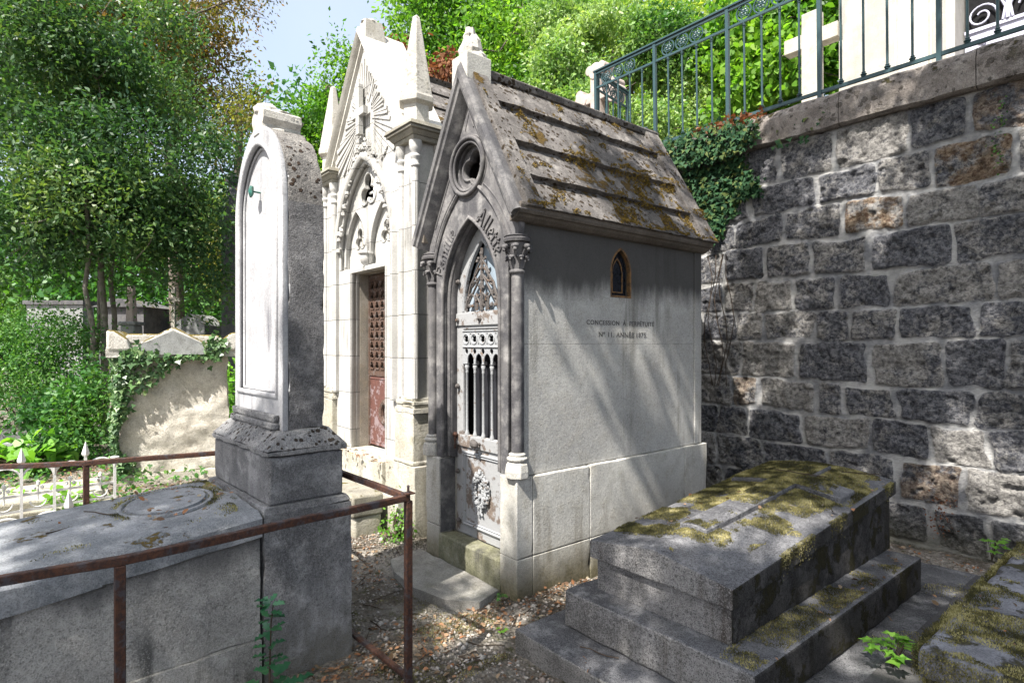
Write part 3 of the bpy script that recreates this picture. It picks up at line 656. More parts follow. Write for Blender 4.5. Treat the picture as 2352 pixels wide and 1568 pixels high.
for k in range(5):
    x = XC - .125 + k * .1
    bot += [q for q in arch(x, .040, 1.48, .055, 5)]
pl = [(XC - .225, 1.572), (XC - .225, 1.455)] + [(XC - .175 + .008, 1.455)]
for k in range(5):
    x = XC - .125 + k * .1; pl += [(x - .04, 1.455)] + arch(x, .04, 1.48, .055, 5) + [(x + .04, 1.455)]
pl = [p for p in pl if p[0] < XC + .275] + [(XC + .275, 1.455), (XC + .275, 1.572)]
plate(pl, [foil(XC - .175 + k * .1, 1.548, .009, .009, 3, 18) for k in range(5)], YD - .004, .012, 'arcade', 'door_iron_pale', door)
for k in range(5):
    x = XC - .175 + k * .1; mb = MB()
    mb.lathe([(.016, .935), (.018, .95), (.012, .965), (.010, .98), (.010, 1.39), (.013, 1.395), (.010, 1.405), (.013, 1.42), (.018, 1.44), (.014, 1.447), (.02, 1.458)], (x, YD + .002, 0), 8)
    mb.build('baluster', 'door_iron_pale', door, smooth=50)
mb = MB(); tY = YD + .0; zb = 1.84
def tv(p, r=.007): mb.tube([(a, tY + U(-.001, .001), z) for a, z in p], r, 6)
xc2 = XC + .01
for x in (xc2 - .13, xc2, xc2 + .13):
    tv([(x - .055, zb)] + arch(x, .055, zb + .06, .06, 5) + [(x + .055, zb)], .008)
    for s_ in (-1, 1): mb.ball((x + s_ * .02, tY, zb + .035), .016, (1, .7, 1), 6, .2)
tv([(xc2 - .2, zb + .01), (xc2 - .13, zb + .19), (xc2 - .03, zb + .30)], .010); tv([(xc2 + .2, zb + .01), (xc2 + .13, zb + .19), (xc2 + .03, zb + .30)], .010)
tv([(xc2 - .19, zb + .02), (xc2, zb + .26), (xc2 + .12, zb + .17)], .009); tv([(xc2 + .19, zb + .02), (xc2, zb + .26), (xc2 - .12, zb + .17)], .009)
tv([(xc2 - .07, zb + .12), (xc2, zb + .02), (xc2 + .07, zb + .12)], .010)
tv([(xc2, zb + .0), (xc2, zb + .44)], [.014, .012]); tv([(xc2 - .06, zb + .2), (xc2 - .085, zb + .26), (xc2 - .03, zb + .33), (xc2, zb + .36)], .008); tv([(xc2 + .06, zb + .2), (xc2 + .085, zb + .26), (xc2 + .03, zb + .33), (xc2, zb + .36)], .008)
for (x, z) in ((0, .40), (0, .30), (-.02, .17), (.02, .17), (0, .14), (0, .2), (-.1, .2), (.1, .2), (-.13, .12), (.13, .12), (-.04, .36), (.04, .36), (-.06, .08), (.06, .08), (-.165, .09), (.165, .09)):
    for q in range(3): mb.ball((xc2 + x + U(-.012, .012), tY - .004, zb + z + U(-.012, .012)), .013, (1, .8, 1), 6, .25)
mb.build('tracery', 'door_iron_dark', door, smooth=50)
mb = MB(); mb.mould(arch(xc2, .222, 1.86, .477, 14, 1.84), roll(.006), YD - .002); mb.mould(arch(xc2, .236, 1.86, .49, 14, 1.84), roll(.005), YD - .002); mb.build('door_moulding', 'door_iron_pale', door)
plate(arch(xc2, .23, 1.86, .48, 12, 1.83), [], YD + .05, .004, 'glass', 'pale_glass', door)
plate([(XC - .15, .93), (XC + .29, .93), (XC + .29, 1.43), (XC - .15, 1.43)], [], YD + .06, .004, 'glass', 'grey_glass', door)
mb = MB().box(XC - .40, XC + .40, YD + .12, YD + .13, .2, 2.5); mb.build('dark_interior', 'dark_void', m1)
for x, z in ((-.265, 2.06), (-.272, 1.775), (.0, 1.78), (-.272, 1.29), (-.272, .66), (-.26, .30)):
    mb = MB().ball((XC + x, YD - .016, z), .019, (1, .7, 1), 8, .08); mb.ball((XC + x, YD - .028, z), .012, (1, .8, 1), 8, .08); mb.build('stud', 'door_iron_dark', door)
for x, y, r in ((.0, .05, .030), (.036, .06, .026)):
    mb = MB().tube([(XC - .03 + x, YD - .01, .895), (XC - .03 + x, YD - y + .01, .895)], .009, 6); mb.ball((XC - .03 + x, YD - y, .895), r, (1, .8, 1.1), 10, .05); mb.build('door_knob', 'door_iron_dark', door)
mb = MB().tube([(XC - .285, YD - .02, .90), (XC - .285, YD - .035, .93), (XC - .27, YD - .04, .90), (XC - .27, YD - .04, .83)], .008, 6); mb.ball((XC - .28, YD - .03, .93), .02, (1, 1, 1), 8, .2); mb.build('latch', 'rusty_iron', door)
mb = MB()
for k in range(150):
    a = U(0, 2 * pi); q = U(.55, 1.0); x = XC + .02 + .095 * q * cos(a); z = .575 + .135 * q * sin(a)
    mb.ball((x, YD - .018 - .02 * (1 - abs(q - .78) * 3) * R(), z), U(.007, .016), (1, .8, 1), 6, .3)
for k in range(26): mb.ball((XC + .02 + U(-.03, .03), YD - .012, .575 + U(-.06, .06)), U(.008, .014), (1, .6, 1), 6, .3)
for k in range(14): mb.tube([(XC + .0 + U(-.02, .02), YD - .01, .45), (XC + U(-.03, .05), YD - .02, .42 + U(-.03, .01))], .006, 5)
mb.build('wreath', 'door_iron_pale', door)

# ================================================================== white gothic chapel
XW = -5.29; YW = 2.45
m2 = thing('gothic_chapel', 'tall white gothic tomb chapel with pinnacles, sunburst gable and rusty red door', 'mausoleum', (XW, 3.5, 0))
mb = MB(); mb.box(-6.36, -5.68, 2.43, 2.95, -.1, .585); mb.box(-4.72, -4.20, 2.43, 2.95, -.1, .585); mb.box(-5.68, -4.72, 2.40, 2.95, -.1, .555); mb.box(-6.3, -4.2, 2.95, 4.7, -.1, .57); mb.box(-5.9, -4.25, 2.30, 2.40, -.1, .33, )
mb.build('plinth', 'white_plinth', m2, bevel=.02, worn=.012)
Yw = 2.50
dx0, dx1, dz0, dz1 = -5.59, -4.85, .56, 2.315
archo = arch(XW, .60, 2.5, .90, 18)
gab = [(XW - .72, .56), (dx0, .56), (dx0, dz1), (dx1, dz1), (dx1, .56), (XW + .72, .56), (XW + .72, 3.44), (XW + .82, 3.44), (XW, 4.55), (XW - .82, 3.44), (XW - .72, 3.44)]
hole = arch(XW, .575, 2.5, .865, 18, 2.36)
plate(gab, [hole], Yw, .05, 'front_wall', 'white_stone', m2, bevel=.003, segs=1)
tre = foil(XW - .01, 3.10, .088, .078, 3, 60)
bk = [(XW - .65, .56), (dx0, .56), (dx0, dz1), (dx1, dz1), (dx1, .56), (XW + .65, .56), (XW + .65, 3.5), (XW + .25, 3.8), (XW - .25, 3.8), (XW - .65, 3.5)]
subs = []
for s_ in (-1, 1):
    subs.append(arch(XW + s_ * .285, .255, 2.48, .46, 12, 2.36))
plate(bk, [tre] + subs, Yw + .052, .04, 'tympanum', 'white_stone', m2, bevel=.003, segs=1)
plate([(XW - .65, 2.32), (XW + .65, 2.32), (XW + .65, 3.0), (XW - .65, 3.0)], [foil(XW + s_ * .285, 2.66, .062, .052, 3, 40) for s_ in (-1, 1)], Yw + .094, .03, 'blind_panel', 'white_stone', m2)
plate([(XW - .63, 2.32), (XW + .63, 2.32), (XW + .63, 2.95), (XW - .63, 2.95)], [], Yw + .13, .02, 'panel_back', 'white_stone_weathered', m2)
mb = MB(); mb.box(dx0 - .03, dx0 + .004, Yw + .0935, 2.80, .556, dz1 + .02); mb.box(dx1 - .004, dx1 + .04, Yw + .0935, 2.80, .556, dz1 + .02); mb.box(dx0 + .0045, dx1 - .0045, Yw + .0945, 2.80, dz1 - .004, dz1 + .019); mb.build('door_jamb', 'jamb_stone', m2)
mb = MB()
mb.mould(arch(XW, .60, 2.5, .893, 18, 1.1), [(0, -.01), (0, .035), (.02, .05), (.05, .045), (.062, .02), (.07, -.01)], Yw)
mb.mould(arch(XW, .578, 2.5, .868, 18, 2.37), roll(.016), Yw + .012); mb.mould(arch(XW, .56, 2.5, .85, 18, 2.37), roll(.010), Yw + .05)
for s_ in (-1, 1):
    a_ = arch(XW + s_ * .285, .262, 2.48, .468, 12, 2.40); mb.mould(a_, roll(.012), Yw + .05)
    mb.mould(foil(XW + s_ * .285, 2.66, .062, .058, 3, 40), roll(.007), Yw + .093, closed=True)
mb.mould(foil(XW - .01, 3.10, .088, .086, 3, 60), roll(.013), Yw + .05, closed=True)
for x in (dx0 - .012, dx1 + .012): mb.bar((x, Yw + .0, .6), (x, Yw + .0, dz1), .016, .016, (0, 1, 0))
mb.build('moulding', 'white_stone', m2, smooth=50)
mb = MB().lathe([(.012, -.19), (.025, -.17), (.02, -.14), (.05, -.11), (.062, -.06), (.055, -.03), (.075, -.02), (.07, 0)], (XW, Yw + .02, 2.50), 12, lobes=lambda k, n: 1 + .08 * (k % 2)); mb.build('corbel', 'white_stone', m2, smooth=60)
mb = MB().box(XW - .35, XW + .35, Yw + .16, Yw + .17, 2.8, 3.5); mb.box(dx0, dx1, 2.9, 2.91, .5, 2.4); mb.build('dark_interior', 'dark_void', m2)
mb = MB(); mb.bar((XW - .10, Yw + .11, 3.10), (XW + .12, Yw + .11, 3.10), .02, .02, (0, 1, 0)); mb.bar((XW, Yw + .11, 2.98), (XW, Yw + .11, 3.28), .02, .02, (0, 1, 0)); mb.build('window_bar', 'white_iron', m2)
# sunburst
mb = MB(); rc = Vector((XW + .02, 3.80))
hd = arch(XW, .68, 2.5, .98, 18)
def inside(p):
    if p.y > 4.42 - 1.34 * abs(p.x - XW) or p.y < 3.30: return False
    for i in range(len(hd) - 1):
        a, b2 = hd[i], hd[i + 1]
        if min(a[0], b2[0]) <= p.x <= max(a[0], b2[0]):
            z = a[1] + (b2[1] - a[1]) * (p.x - a[0]) / (b2[0] - a[0] + 1e-9)
            if p.y < z + .02: return False
    return True
k = 0
for i in range(60):
    a = 2 * pi * (i + U(-.2, .2)) / 60; d = Vector((cos(a), sin(a))); r = .10
    while r < 1 and inside(rc + d * (r + .02)): r += .02
    if r < .16: continue
    r *= U(.86, 1.); o = Vector((-d.y, d.x)); hw = r * U(.016, .036); th = U(.008, .022)
    if r < .2: continue
    r0_ = U(.14, .24)
    p0 = rc + d * r0_ - o * .006; p1 = rc + d * r0_ + o * .006; p2 = rc + d * r + o * hw; p3 = rc + d * r - o * hw
    v = [(p.x, Yw + .001, p.y) for p in (p0, p1, p2, p3)] + [(p.x, Yw - t, p.y) for p, t in ((p0, .01), (p1, .01), (p2, th), (p3, th))]
    mb.add(v, [(0, 1, 2, 3), (4, 7, 6, 5), (0, 4, 5, 1), (1, 5, 6, 2), (2, 6, 7, 3), (3, 7, 4, 0)])
mb.build('sunburst', 'white_stone', m2)
mb = MB(); mb.box(XW - .035, XW + .035, Yw - .075, Yw - .03, 3.62, 4.10); mb.box(XW - .14, XW + .14, Yw - .076, Yw - .031, 3.79, 3.86); mb.build('cross_relief', 'white_stone', m2); mb = MB()
ga = [p for p in arch(XW, .63, 2.5, .955, 18) if p[1] > 2.52]
mb.mould([p for p in ga if p[0] < XW - .01], roll(.03), Yw - .01)
for k in range(120):
    if k == 60: mb.build('garland', 'white_stone', m2); mb = MB(); mb.mould([p for p in ga if p[0] > XW + .01], roll(.03), Yw - .01)
    a = U(0, 1) * (-1 if k < 60 else 1); x = XW + a * .58; i = int((a * .5 + .5) * 36)
    z = 2.5 + .98 * (1 - abs(a) ** 1.6) + .07 + U(-.05, .08)
    if z > 4.35 - 1.34 * abs(x - XW) - .05: continue
    mb.ball((x, Yw - .02, z), U(.014, .032), (1, .8, 1), 7, .25)
mb.build('garland', 'white_stone', m2)
# gable coping and roofs
mb = MB()
mb.mould([(XW - .86, 3.44), (XW, 4.66), (XW + .86, 3.44)], [(0, -.42), (0, .07), (-.025, .085), (-.05, .06), (-.06, .03), (-.085, .03), (-.10, -.0), (-.11, -.42)], Yw)
cop = mb.build('gable_coping', 'white_stone_weathered', m2, smooth=30)
mb = MB().box(XW - .09, XW + .08, 2.47, 2.70, 4.52, 4.74, top=(XW - .07, XW + .06, 2.49, 2.66)); mb.ball((XW - .01, 2.57, 4.74), .08, (1, 1.1, .5), 8, .2); mb.build('broken_finial', 'pinnacle_stone', cop, bevel=.02)
mb = MB()
for i in range(4):
    a, b2 = i / 4, (i + 1) / 4
    for sd in (-1, 1):
        mb.prism([(XW + sd * (.98 - .98 * a + .03), 3.36 + 1.02 * a), (XW + sd * (.98 - .98 * b2), 3.36 + 1.02 * b2), (XW + sd * (.98 - .98 * b2 - .08), 3.36 + 1.02 * b2), (XW + sd * (.98 - .98 * a - .08), 3.36 + 1.02 * a - .02)], 'y', 2.93, 4.75)
mb.build('roof', 'roof_stone', m2, bevel=.008)
mb = MB().box(-6.22, -4.29, 2.8, 4.7, .57, 3.40); mb.build('side_wall', 'cornice_stone', m2)
# corner piers
def pier(xc, xp):
    yc = 2.60; yp = 2.565; h = .145
    p = MB().box(xc - h + .03, xc + h - .03, yc - h + .03, yc + h - .01, 1.14, 3.3)
    pr = p.build('pier', 'white_stone', m2, bevel=.004)
    mb = MB().box(xc - h - .02, xc + h + .0, yc - h - .015, yc + h, .587, 1.02); mb.box(xc - h - .03, xc + h + .01, yc - h - .025, yc + h + .01, .587, .62); mb.build('pedestal', 'white_plinth', pr, bevel=.012, worn=.008, step=.05)
    mb = MB()
    for z0, z1, e in ((1.022, 1.06, .015), (1.062, 1.09, -.002), (1.092, 1.12, .008), (1.122, 1.145, -.012)): mb.box(xc - h - e, xc + h + e, yc - h - e, yc + h + e, z0, z1)
    mb.build('base_moulding', 'white_plinth', pr, bevel=.009, segs=2, worn=.006, step=.04, chip=.08)
    for sx, sy in ((-1, -1), (1, -1), (1, 1)):
        cx_, cy_ = xc + sx * (h - .03), yc + sy * (h - .03)
        mb = MB().lathe([(.030, 1.145), (.030, 3.09)], (cx_, cy_, 0), 12); mb.lathe([(.016, 1.145), (.016, 3.09)], (cx_ - sx * .05, cy_ + .01, 0), 8)
        mb.lathe([(.030, 3.08), (.04, 3.09), (.04, 3.105), (.03, 3.115), (.033, 3.15), (.044, 3.165), (.044, 3.18), (.034, 3.19), (.04, 3.215), (.052, 3.235), (.05, 3.25), (.055, 3.27), (.055, 3.30)], (cx_, cy_, 0), 12)
        mb.build('colonnette', 'white_stone' if sx < 0 or sy < 0 else 'white_stone_weathered', pr, smooth=50)
    mb = MB()
    for z0, z1, e, e2 in ((3.30, 3.335, .015, .025), (3.336, 3.375, .03, .06), (3.376, 3.40, .075, .075), (3.401, 3.44, .09, .075)):
        mb.box(xc - h - e, xc + h + e, yc - h - e, yc + h + e, z0, z1, top=(xc - h - e2, xc + h + e2, yc - h - e2, yc + h + e2))
    mb.build('cornice', 'cornice_stone', pr, bevel=.004, segs=1)
    mb = MB().lathe([(.125, 3.44), (.12, 3.64)], (xp, yp, 0), 6, rot=pi / 6); mb.build('pinnacle_base', 'white_stone_weathered', pr, bevel=.004)
    mb = MB().lathe([(.125, 3.635), (.165, 3.655), (.165, 3.70), (.155, 3.72), (.035, 4.41), (.0, 4.44)], (xp, yp, 0), 6, rot=pi / 6); mb.build('spire', 'pinnacle_stone', pr, bevel=.005)
pier(-4.40, -4.41); pier(-6.09, -6.20)
# grille door
YG = 2.69
d2 = MB(); d2.box(dx0 + .005, dx0 + .03, YG - .005, YG + .03, .56, 2.3); d2.box(dx1 - .03, dx1 - .005, YG - .005, YG + .03, .56, 2.3); d2.box(dx0 + .03, dx1 - .03, YG - .005, YG + .03, 1.28, 1.33); d2.box(dx0 + .03, dx1 - .03, YG - .005, YG + .03, 2.24, 2.3)
dr = d2.build('door', 'rusty_grille', m2)
holes = []; nx, nzr = 6, 9; gx0, gx1, gz0, gz1 = dx0 + .03, dx1 - .03, 1.332, 2.238
for i in range(nx):
    for j in range(nzr * 2 - 1):
        cx_ = gx0 + (gx1 - gx0) * (i + .5 + (.5 if j % 2 else 0)) / nx; cz_ = gz0 + (gz1 - gz0) * (j + 1) / (nzr * 2)
        if cx_ > gx1 - .03: continue
        if j % 2 == 0: holes.append(foil(cx_, cz_, .021, .021, 3, 24))
        else: holes.append([(cx_, cz_ + .014), (cx_ - .011, cz_), (cx_, cz_ - .014), (cx_ + .011, cz_)])
plate([(gx0, gz0), (gx1, gz0), (gx1, gz1), (gx0, gz1)], holes, YG, .012, 'grille', 'rusty_grille', dr)
mb = MB()
for h_ in holes:
    if len(h_) > 4:
        cx_ = sum(p[0] for p in h_) / len(h_); cz_ = sum(p[1] for p in h_) / len(h_)
        mb.mould(foil(cx_, cz_, .021, .026, 3, 16), [(-.003, -.002), (-.003, .008), (.004, .008), (.004, -.002)], YG, closed=True)
mb.build('grille_tracery', 'rusty_grille', dr)
plate([(dx0 + .031, .58), (dx1 - .031, .58), (dx1 - .031, 1.279), (dx0 + .031, 1.279)], [], YG + .004, .012, 'lower_panel', 'door_paint_red', dr)
mb = MB().mould([(dx0 + .05, .62), (dx1 - .05, .62), (dx1 - .05, 1.25), (dx0 + .05, 1.25)], roll(.006), YG + .004, closed=True); mb.build('panel_bead', 'door_paint_red', dr)
mb = MB(); cx_ = (dx0 + dx1) / 2 + .02
mb.tube([(cx_ + .075 * cos(a), YG - .012, .93 + .105 * sin(a)) for a in [2 * pi * k / 20 for k in range(20)]], .028, 8, True)
for k in range(90):
    a = U(0, 2 * pi); mb.ball((cx_ + (.075 + U(-.022, .022)) * cos(a), YG - .03, .93 + (.105 + U(-.02, .02)) * sin(a)), U(.006, .012), (1, .8, 1), 6, .3)
mb.ball((cx_ + .005, YG - .012, .92), .035, (.8, .3, 1.4), 8, .1)
mb.build('wreath', 'rusty_grille', dr)

# ================================================================== tall headstone and its tomb chest
SR = radians(3)
st = thing('headstone', 'tall pale arched headstone with rough dark grey side on a heavy stone base', 'headstone', (-2.897, .857, 0), SR)
def lbuild(mb, name, mat, parent, mats=None, fn=None, **k):
    me = mb.mesh(name); me.transform(wm(parent)); o = link(name, me, mat, parent, **k)
    if mats:
        for m_ in mats: o.data.materials.append(MATS[m_])
        for p in o.data.polygons: p.material_index = fn(p)
    return o
fs = lambda p: 0 if p.normal.x > -.5 and p.normal.y > -.6 or p.normal.z > .5 else 1
mb = MB().box(-.955, .0, 0, .455, -.15, .775); mb.box(-.955, .0, .0, .455, .776, .81, top=(-.945, -.01, .01, .445)); pl_ = lbuild(mb, 'plinth', 'stele_base', st, bevel=.009, worn=.004)
mb = MB().box(-.915, -.035, .035, .42, .81, 1.045); lbuild(mb, 'base_block', 'stele_base', st, bevel=.012, worn=.004, mats=['stele_front'], fn=lambda p: 0)
mb = MB().box(-.93, -.02, .02, .435, 1.05, 1.075); mb.box(-.93, -.02, .02, .435, 1.076, 1.165, top=(-.845, -.09, .105, .365)); lbuild(mb, 'sloping_cap', 'stele_cap', st, bevel=.008, worn=.004)
# shaft: front slab with an arched sunk panel
def arcsh(x0, x1, zs, top, z0, n=20):
    xc, w_ = (x0 + x1) / 2, (x1 - x0) / 2; P = [(x0, z0)]
    for i in range(n + 1):
        t = -1 + 2 * i / n; c = sin(t * pi / 2); z = zs + (top - zs) * (.90 * sqrt(max(0, 1 - c * c)) + .10 * (1 - abs(c)))
        P.append((xc + w_ * c, z))
    return P + [(x1, z0)]
body = arcsh(-.83, -.10, 2.33, 2.80, 1.16)
mb = MB(); mb.prism(body, 'y', .155, .345)
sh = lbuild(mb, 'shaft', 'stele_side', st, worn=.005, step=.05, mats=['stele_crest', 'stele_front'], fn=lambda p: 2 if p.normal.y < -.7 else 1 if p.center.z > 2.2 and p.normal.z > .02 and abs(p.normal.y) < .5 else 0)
me = plate(body, [arcsh(-.762, -.168, 2.33, 2.70, 1.33)], .125, .0295, 'x', None, merge=True)
me.transform(wm(st)); fr = link('front_face', me, 'stele_front', sh, bevel=.004)
mb = MB(); mb.mould(arcsh(-.762, -.168, 2.33, 2.70, 1.33), roll(.015), .128, closed=True); mb.mould(arcsh(-.742, -.188, 2.33, 2.675, 1.35), roll(.008), .150, closed=True); lbuild(mb, 'panel_moulding', 'stele_front', sh, smooth=50)
mb = MB().prism([(-.80, 1.24), (-.13, 1.24), (-.145, 1.20), (-.785, 1.20)], 'y', .095, .124); mb.box(-.77, -.16, .126, .154, 1.30, 1.34); mb.box(-.80, -.13, .085, .124, 1.165, 1.199); lbuild(mb, 'sill', 'stele_cap', sh, bevel=.01)
mb = MB(); mb.tube([(-.49, .154, 2.44), (-.49, .11, 2.44)], .005, 6); mb.lathe([(.0, 0), (.03, .004), (.03, .012), (.012, .02), (0, .022)], (0, 0, 0), 10, lobes=lambda k, n: 1 + .15 * (k % 2))
v2 = []
for v in mb.v: v2.append(v)
k0 = len(mb.v) - 50
for i in range(k0, len(mb.v)):
    x, y, z = mb.v[i]; mb.v[i] = (-.49 + x, .112 - z, 2.44 + y)
lbuild(mb, 'rosette', 'verdigris', sh)
mb = MB(); x = -.465
mb.prism([(x - .085, 2.74), (x + .085, 2.74), (x + .07, 2.80), (x + .09, 2.83), (x + .085, 2.87), (x + .05, 2.89), (x - .05, 2.89), (x - .085, 2.87), (x - .09, 2.83), (x - .07, 2.80)], 'y', .13, .34)
mb.ball((x - .02, .18, 2.895), .07, (1, .9, .7), 10, .14); mb.ball((x + .0, .24, 2.88), .07, (.95, 1.2, .5), 10, .14); mb.ball((x + .02, .31, 2.85), .065, (1, 1, .5), 8, .14); mb.ball((x, .23, 2.76), .11, (1, 1., .3), 10, .15)
lbuild(mb, 'broken_finial', 'pinnacle_stone', sh, bevel=.02)

ch = thing('tomb_chest', 'long grey tomb chest with sloping ledger lying before the arched headstone', 'tomb', (-2.897, .857, 0), SR)
Ln = -2.4
mb = MB(); mb.box(-.97, .012, Ln, -.012, -.15, .20, top=(-.965, .007, Ln + .01, -.012)); lbuild(mb, 'plinth', 'chest_stone', ch, bevel=.012, worn=.004)
mb = MB(); v = [(-.95, -.014, .2), (-.008, -.014, .2), (-.008, Ln, .2), (-.95, Ln, .2)] + [(-.95, -.014, .685), (-.008, -.014, .685), (-.008, Ln, .685 + .1 * Ln), (-.95, Ln, .685 + .1 * Ln)]
mb.add(v, [(0, 1, 2, 3), (4, 7, 6, 5), (0, 4, 5, 1), (1, 5, 6, 2), (2, 6, 7, 3), (3, 7, 4, 0)]); lbuild(mb, 'side_panel', 'chest_stone', ch, bevel=.008, worn=.004)
mb = MB()
def ztop(y): return .805 + .078 * y
def zbot(y): return .687 + .1 * y
pr = [(.0, 0), (.012, .02), (.012, .75), (-.05, 1.0), (-.46, 1.12), (-.92, 1.0), (-.97, .8), (-.97, .02), (-.95, 0)]
ys = [-.012, Ln]; v = []; f = []
for y in ys:
    for (x, q) in pr: v.append((x, y, zbot(y) + (ztop(y) - zbot(y)) * q))
n = len(pr); f = [tuple(range(n)), tuple(range(n, 2 * n))[::-1]] + [(i, (i + 1) % n, n + (i + 1) % n, n + i) for i in range(n)]
mb.add(v, f); led = lbuild(mb, 'ledger_slab', 'ledger_stone', ch, bevel=.007, worn=.004)
mb = MB()
cxm, cym = -.52, -.30
pts = [(cxm + .25 * cos(a), cym + .20 * sin(a)) for a in [2 * pi * k / 40 for k in range(40)]]
mb.tube([(x, y, ztop(y) + .012) for x, y in pts], .013, 8, True); n = len(pts)
v = [(cxm, cym, ztop(cym) + .03)] + [(cxm + (x - cxm) * .86, cym + (y - cym) * .86, ztop(y) + .026) for x, y in pts] + [(cxm + (x - cxm) * .88, cym + (y - cym) * .88, ztop(y) - .01) for x, y in pts]
mb.add(v, [(0, 1 + i, 1 + (i + 1) % n) for i in range(n)] + [(1 + i, 1 + n + i, 1 + n + (i + 1) % n, 1 + (i + 1) % n) for i in range(n)])
lbuild(mb, 'medallion', 'ledger_stone', led, smooth=40)

# ================================================================== rusty railing round that grave
fc = [(-2.43, 1.37), (-2.328, .228), (-2.363, -.073), (-2.55, -1.6)]
fl = [(-4.15, 1.30), (-4.37, .258), (-4.56, -.14), (-4.9, -1.6)]
fe = thing('grave_railing', 'low rusty iron railing round the grey tomb chest', 'railing', (-3.2, .6, 0))
ZR = .88
def rail(p, q, w=.030, h=.034, z=ZR, nm='top_rail'):
    n = 8; mb = MB(); pts = [Vector((p[0] + (q[0] - p[0]) * i / n, p[1] + (q[1] - p[1]) * i / n, z + (U(-.002, .002) if 0 < i < n else 0))) for i in range(n + 1)]
    for i in range(n):
        mb.bar(pts[i], pts[i + 1], w, .006); mb.bar(pts[i] + Vector((0, 0, -.019)), pts[i + 1] + Vector((0, 0, -.019)), .006, .03)
    return mb.build(nm, 'rusty_iron', fe)
def solid(pts, nm='top_rail', w=.028, h=.030):
    mb = MB()
    P_ = [Vector(pts[0])]
    for a, b_ in zip(pts[:-1], pts[1:]):
        a, b_ = Vector(a), Vector(b_); n_ = max(2, int((b_ - a).length / .16))
        for i in range(1, n_ + 1): P_.append(a.lerp(b_, i / n_) + (Vector((U(-.0025, .0025), U(-.0025, .0025), U(-.002, .002))) if i < n_ else Vector()))
    mb.tube(P_, w / sqrt(2), 4, flat=h / w, ph=pi / 4)
    return mb.build(nm, 'rusty_iron', fe, bevel=.003, segs=1)
solid([(x, y, ZR) for x, y in fc]); solid([(x, y, ZR) for x, y in fl]); solid([(-2.43, 1.37, ZR - .002), (-4.15, 1.30, ZR - .002)])
solid([(-2.44, 1.372, .03), (-4.15, 1.31, .03)], 'bottom_rail', .03, .02)
for x, y in ((-2.43, 1.37), (-2.328, .228), (-4.375, .258), (-4.15, 1.30), (-4.75, -.9), (-2.45, -.8)):
    mb = MB().box(x - .016, x + .016, y - .016, y + .016, -.05, ZR - .0152)
    p = mb.build('post', 'rusty_iron', fe, bevel=.003, segs=1)
    if (x, y) == (-2.43, 1.37):
        mb = MB().box(x - .024, x + .024, y - .024, y + .024, ZR + .016, ZR + .022); mb.tube([(x, y, ZR + .02), (x, y, ZR + .05)], .006, 6); mb.ball((x, y, ZR + .05), .008); mb.build('pin', 'rusty_iron', p)

# ================================================================== stepped granite tomb in the foreground
gt = thing('granite_tomb', 'stepped dark granite tomb with mossy coped slab carrying a raised cross', 'tomb', (-1.72, 3.2, 0))
MB().box(-2.36, -.80, 1.962, 4.75, -.1, .105).build('lower_step', 'tomb_granite', gt, bevel=.01, worn=.004)
mb = MB(); mb.box(-2.215, -1.155, 2.185, 4.19, .106, .302); mb.build('upper_step', 'tomb_granite', gt, bevel=.012, worn=.004)
def zs_(y, a, b_): return a + (b_ - a) * (y - 2.29) / (4.25 - 2.29)
def loft(sections, name, mat, parent, **k):
    v = []; f = []; n = len(sections[0]); 
    for s_ in sections: v += s_
    for i in range(len(sections) - 1):
        for j in range(n): f.append((i * n + j, i * n + (j + 1) % n, (i + 1) * n + (j + 1) % n, (i + 1) * n + j))
    f += [tuple(range(n)), tuple(range((len(sections) - 1) * n, len(sections) * n))[::-1]]
    return MB().add(v, f).build(name, mat, parent, **k)
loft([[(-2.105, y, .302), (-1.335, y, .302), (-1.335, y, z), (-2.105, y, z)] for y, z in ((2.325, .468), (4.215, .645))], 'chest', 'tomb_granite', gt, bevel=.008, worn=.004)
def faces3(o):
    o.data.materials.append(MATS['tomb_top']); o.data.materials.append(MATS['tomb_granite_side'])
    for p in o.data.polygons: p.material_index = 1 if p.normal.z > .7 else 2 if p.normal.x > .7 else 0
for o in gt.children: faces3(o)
def crown(x, y):  # height of the coped top
    t = abs(x + 1.72) / .41; fl_ = (y - 2.29) / 1.96
    return zs_(y, .560, .728) + (.060 * (1 - t) * (1 - fl_) + .048 * (1 - t * t) * fl_)
xs = [-2.13 + .82 * i / 16 for i in range(17)]
secs = []
for k in range(13):
    y = 2.29 + 1.96 * k / 12
    secs.append([(-2.13, y, zs_(y, .470, .646)), (-1.31, y, zs_(y, .470, .646))] + [(x, y, crown(x, y)) for x in xs[::-1]])
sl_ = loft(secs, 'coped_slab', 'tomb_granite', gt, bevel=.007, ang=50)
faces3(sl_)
def relief(x0, x1, y0, y1, h, nx=6, ny=12):
    mb = MB(); v = []; f = []
    for j in range(ny + 1):
        for i in range(nx + 1):
            x = x0 + (x1 - x0) * i / nx; y = y0 + (y1 - y0) * j / ny; v.append((x, y, crown(x, y) + h))
    nv = len(v); W_ = nx + 1
    for j in range(ny):
        for i in range(nx): f.append((j * W_ + i, j * W_ + i + 1, (j + 1) * W_ + i + 1, (j + 1) * W_ + i))
    ring = [i for i in range(W_)] + [j * W_ + nx for j in range(1, ny + 1)] + [ny * W_ + i for i in range(nx - 1, -1, -1)] + [j * W_ for j in range(ny - 1, 0, -1)]
    for q in ring: v.append((v[q][0], v[q][1], v[q][2] - h - .01))
    L = len(ring)
    for i in range(L): f.append((ring[i], nv + i, nv + (i + 1) % L, ring[(i + 1) % L]))
    return mb.add(v, f)
mb = relief(-1.80, -1.64, 2.62, 4.10, .030, 4, 14)
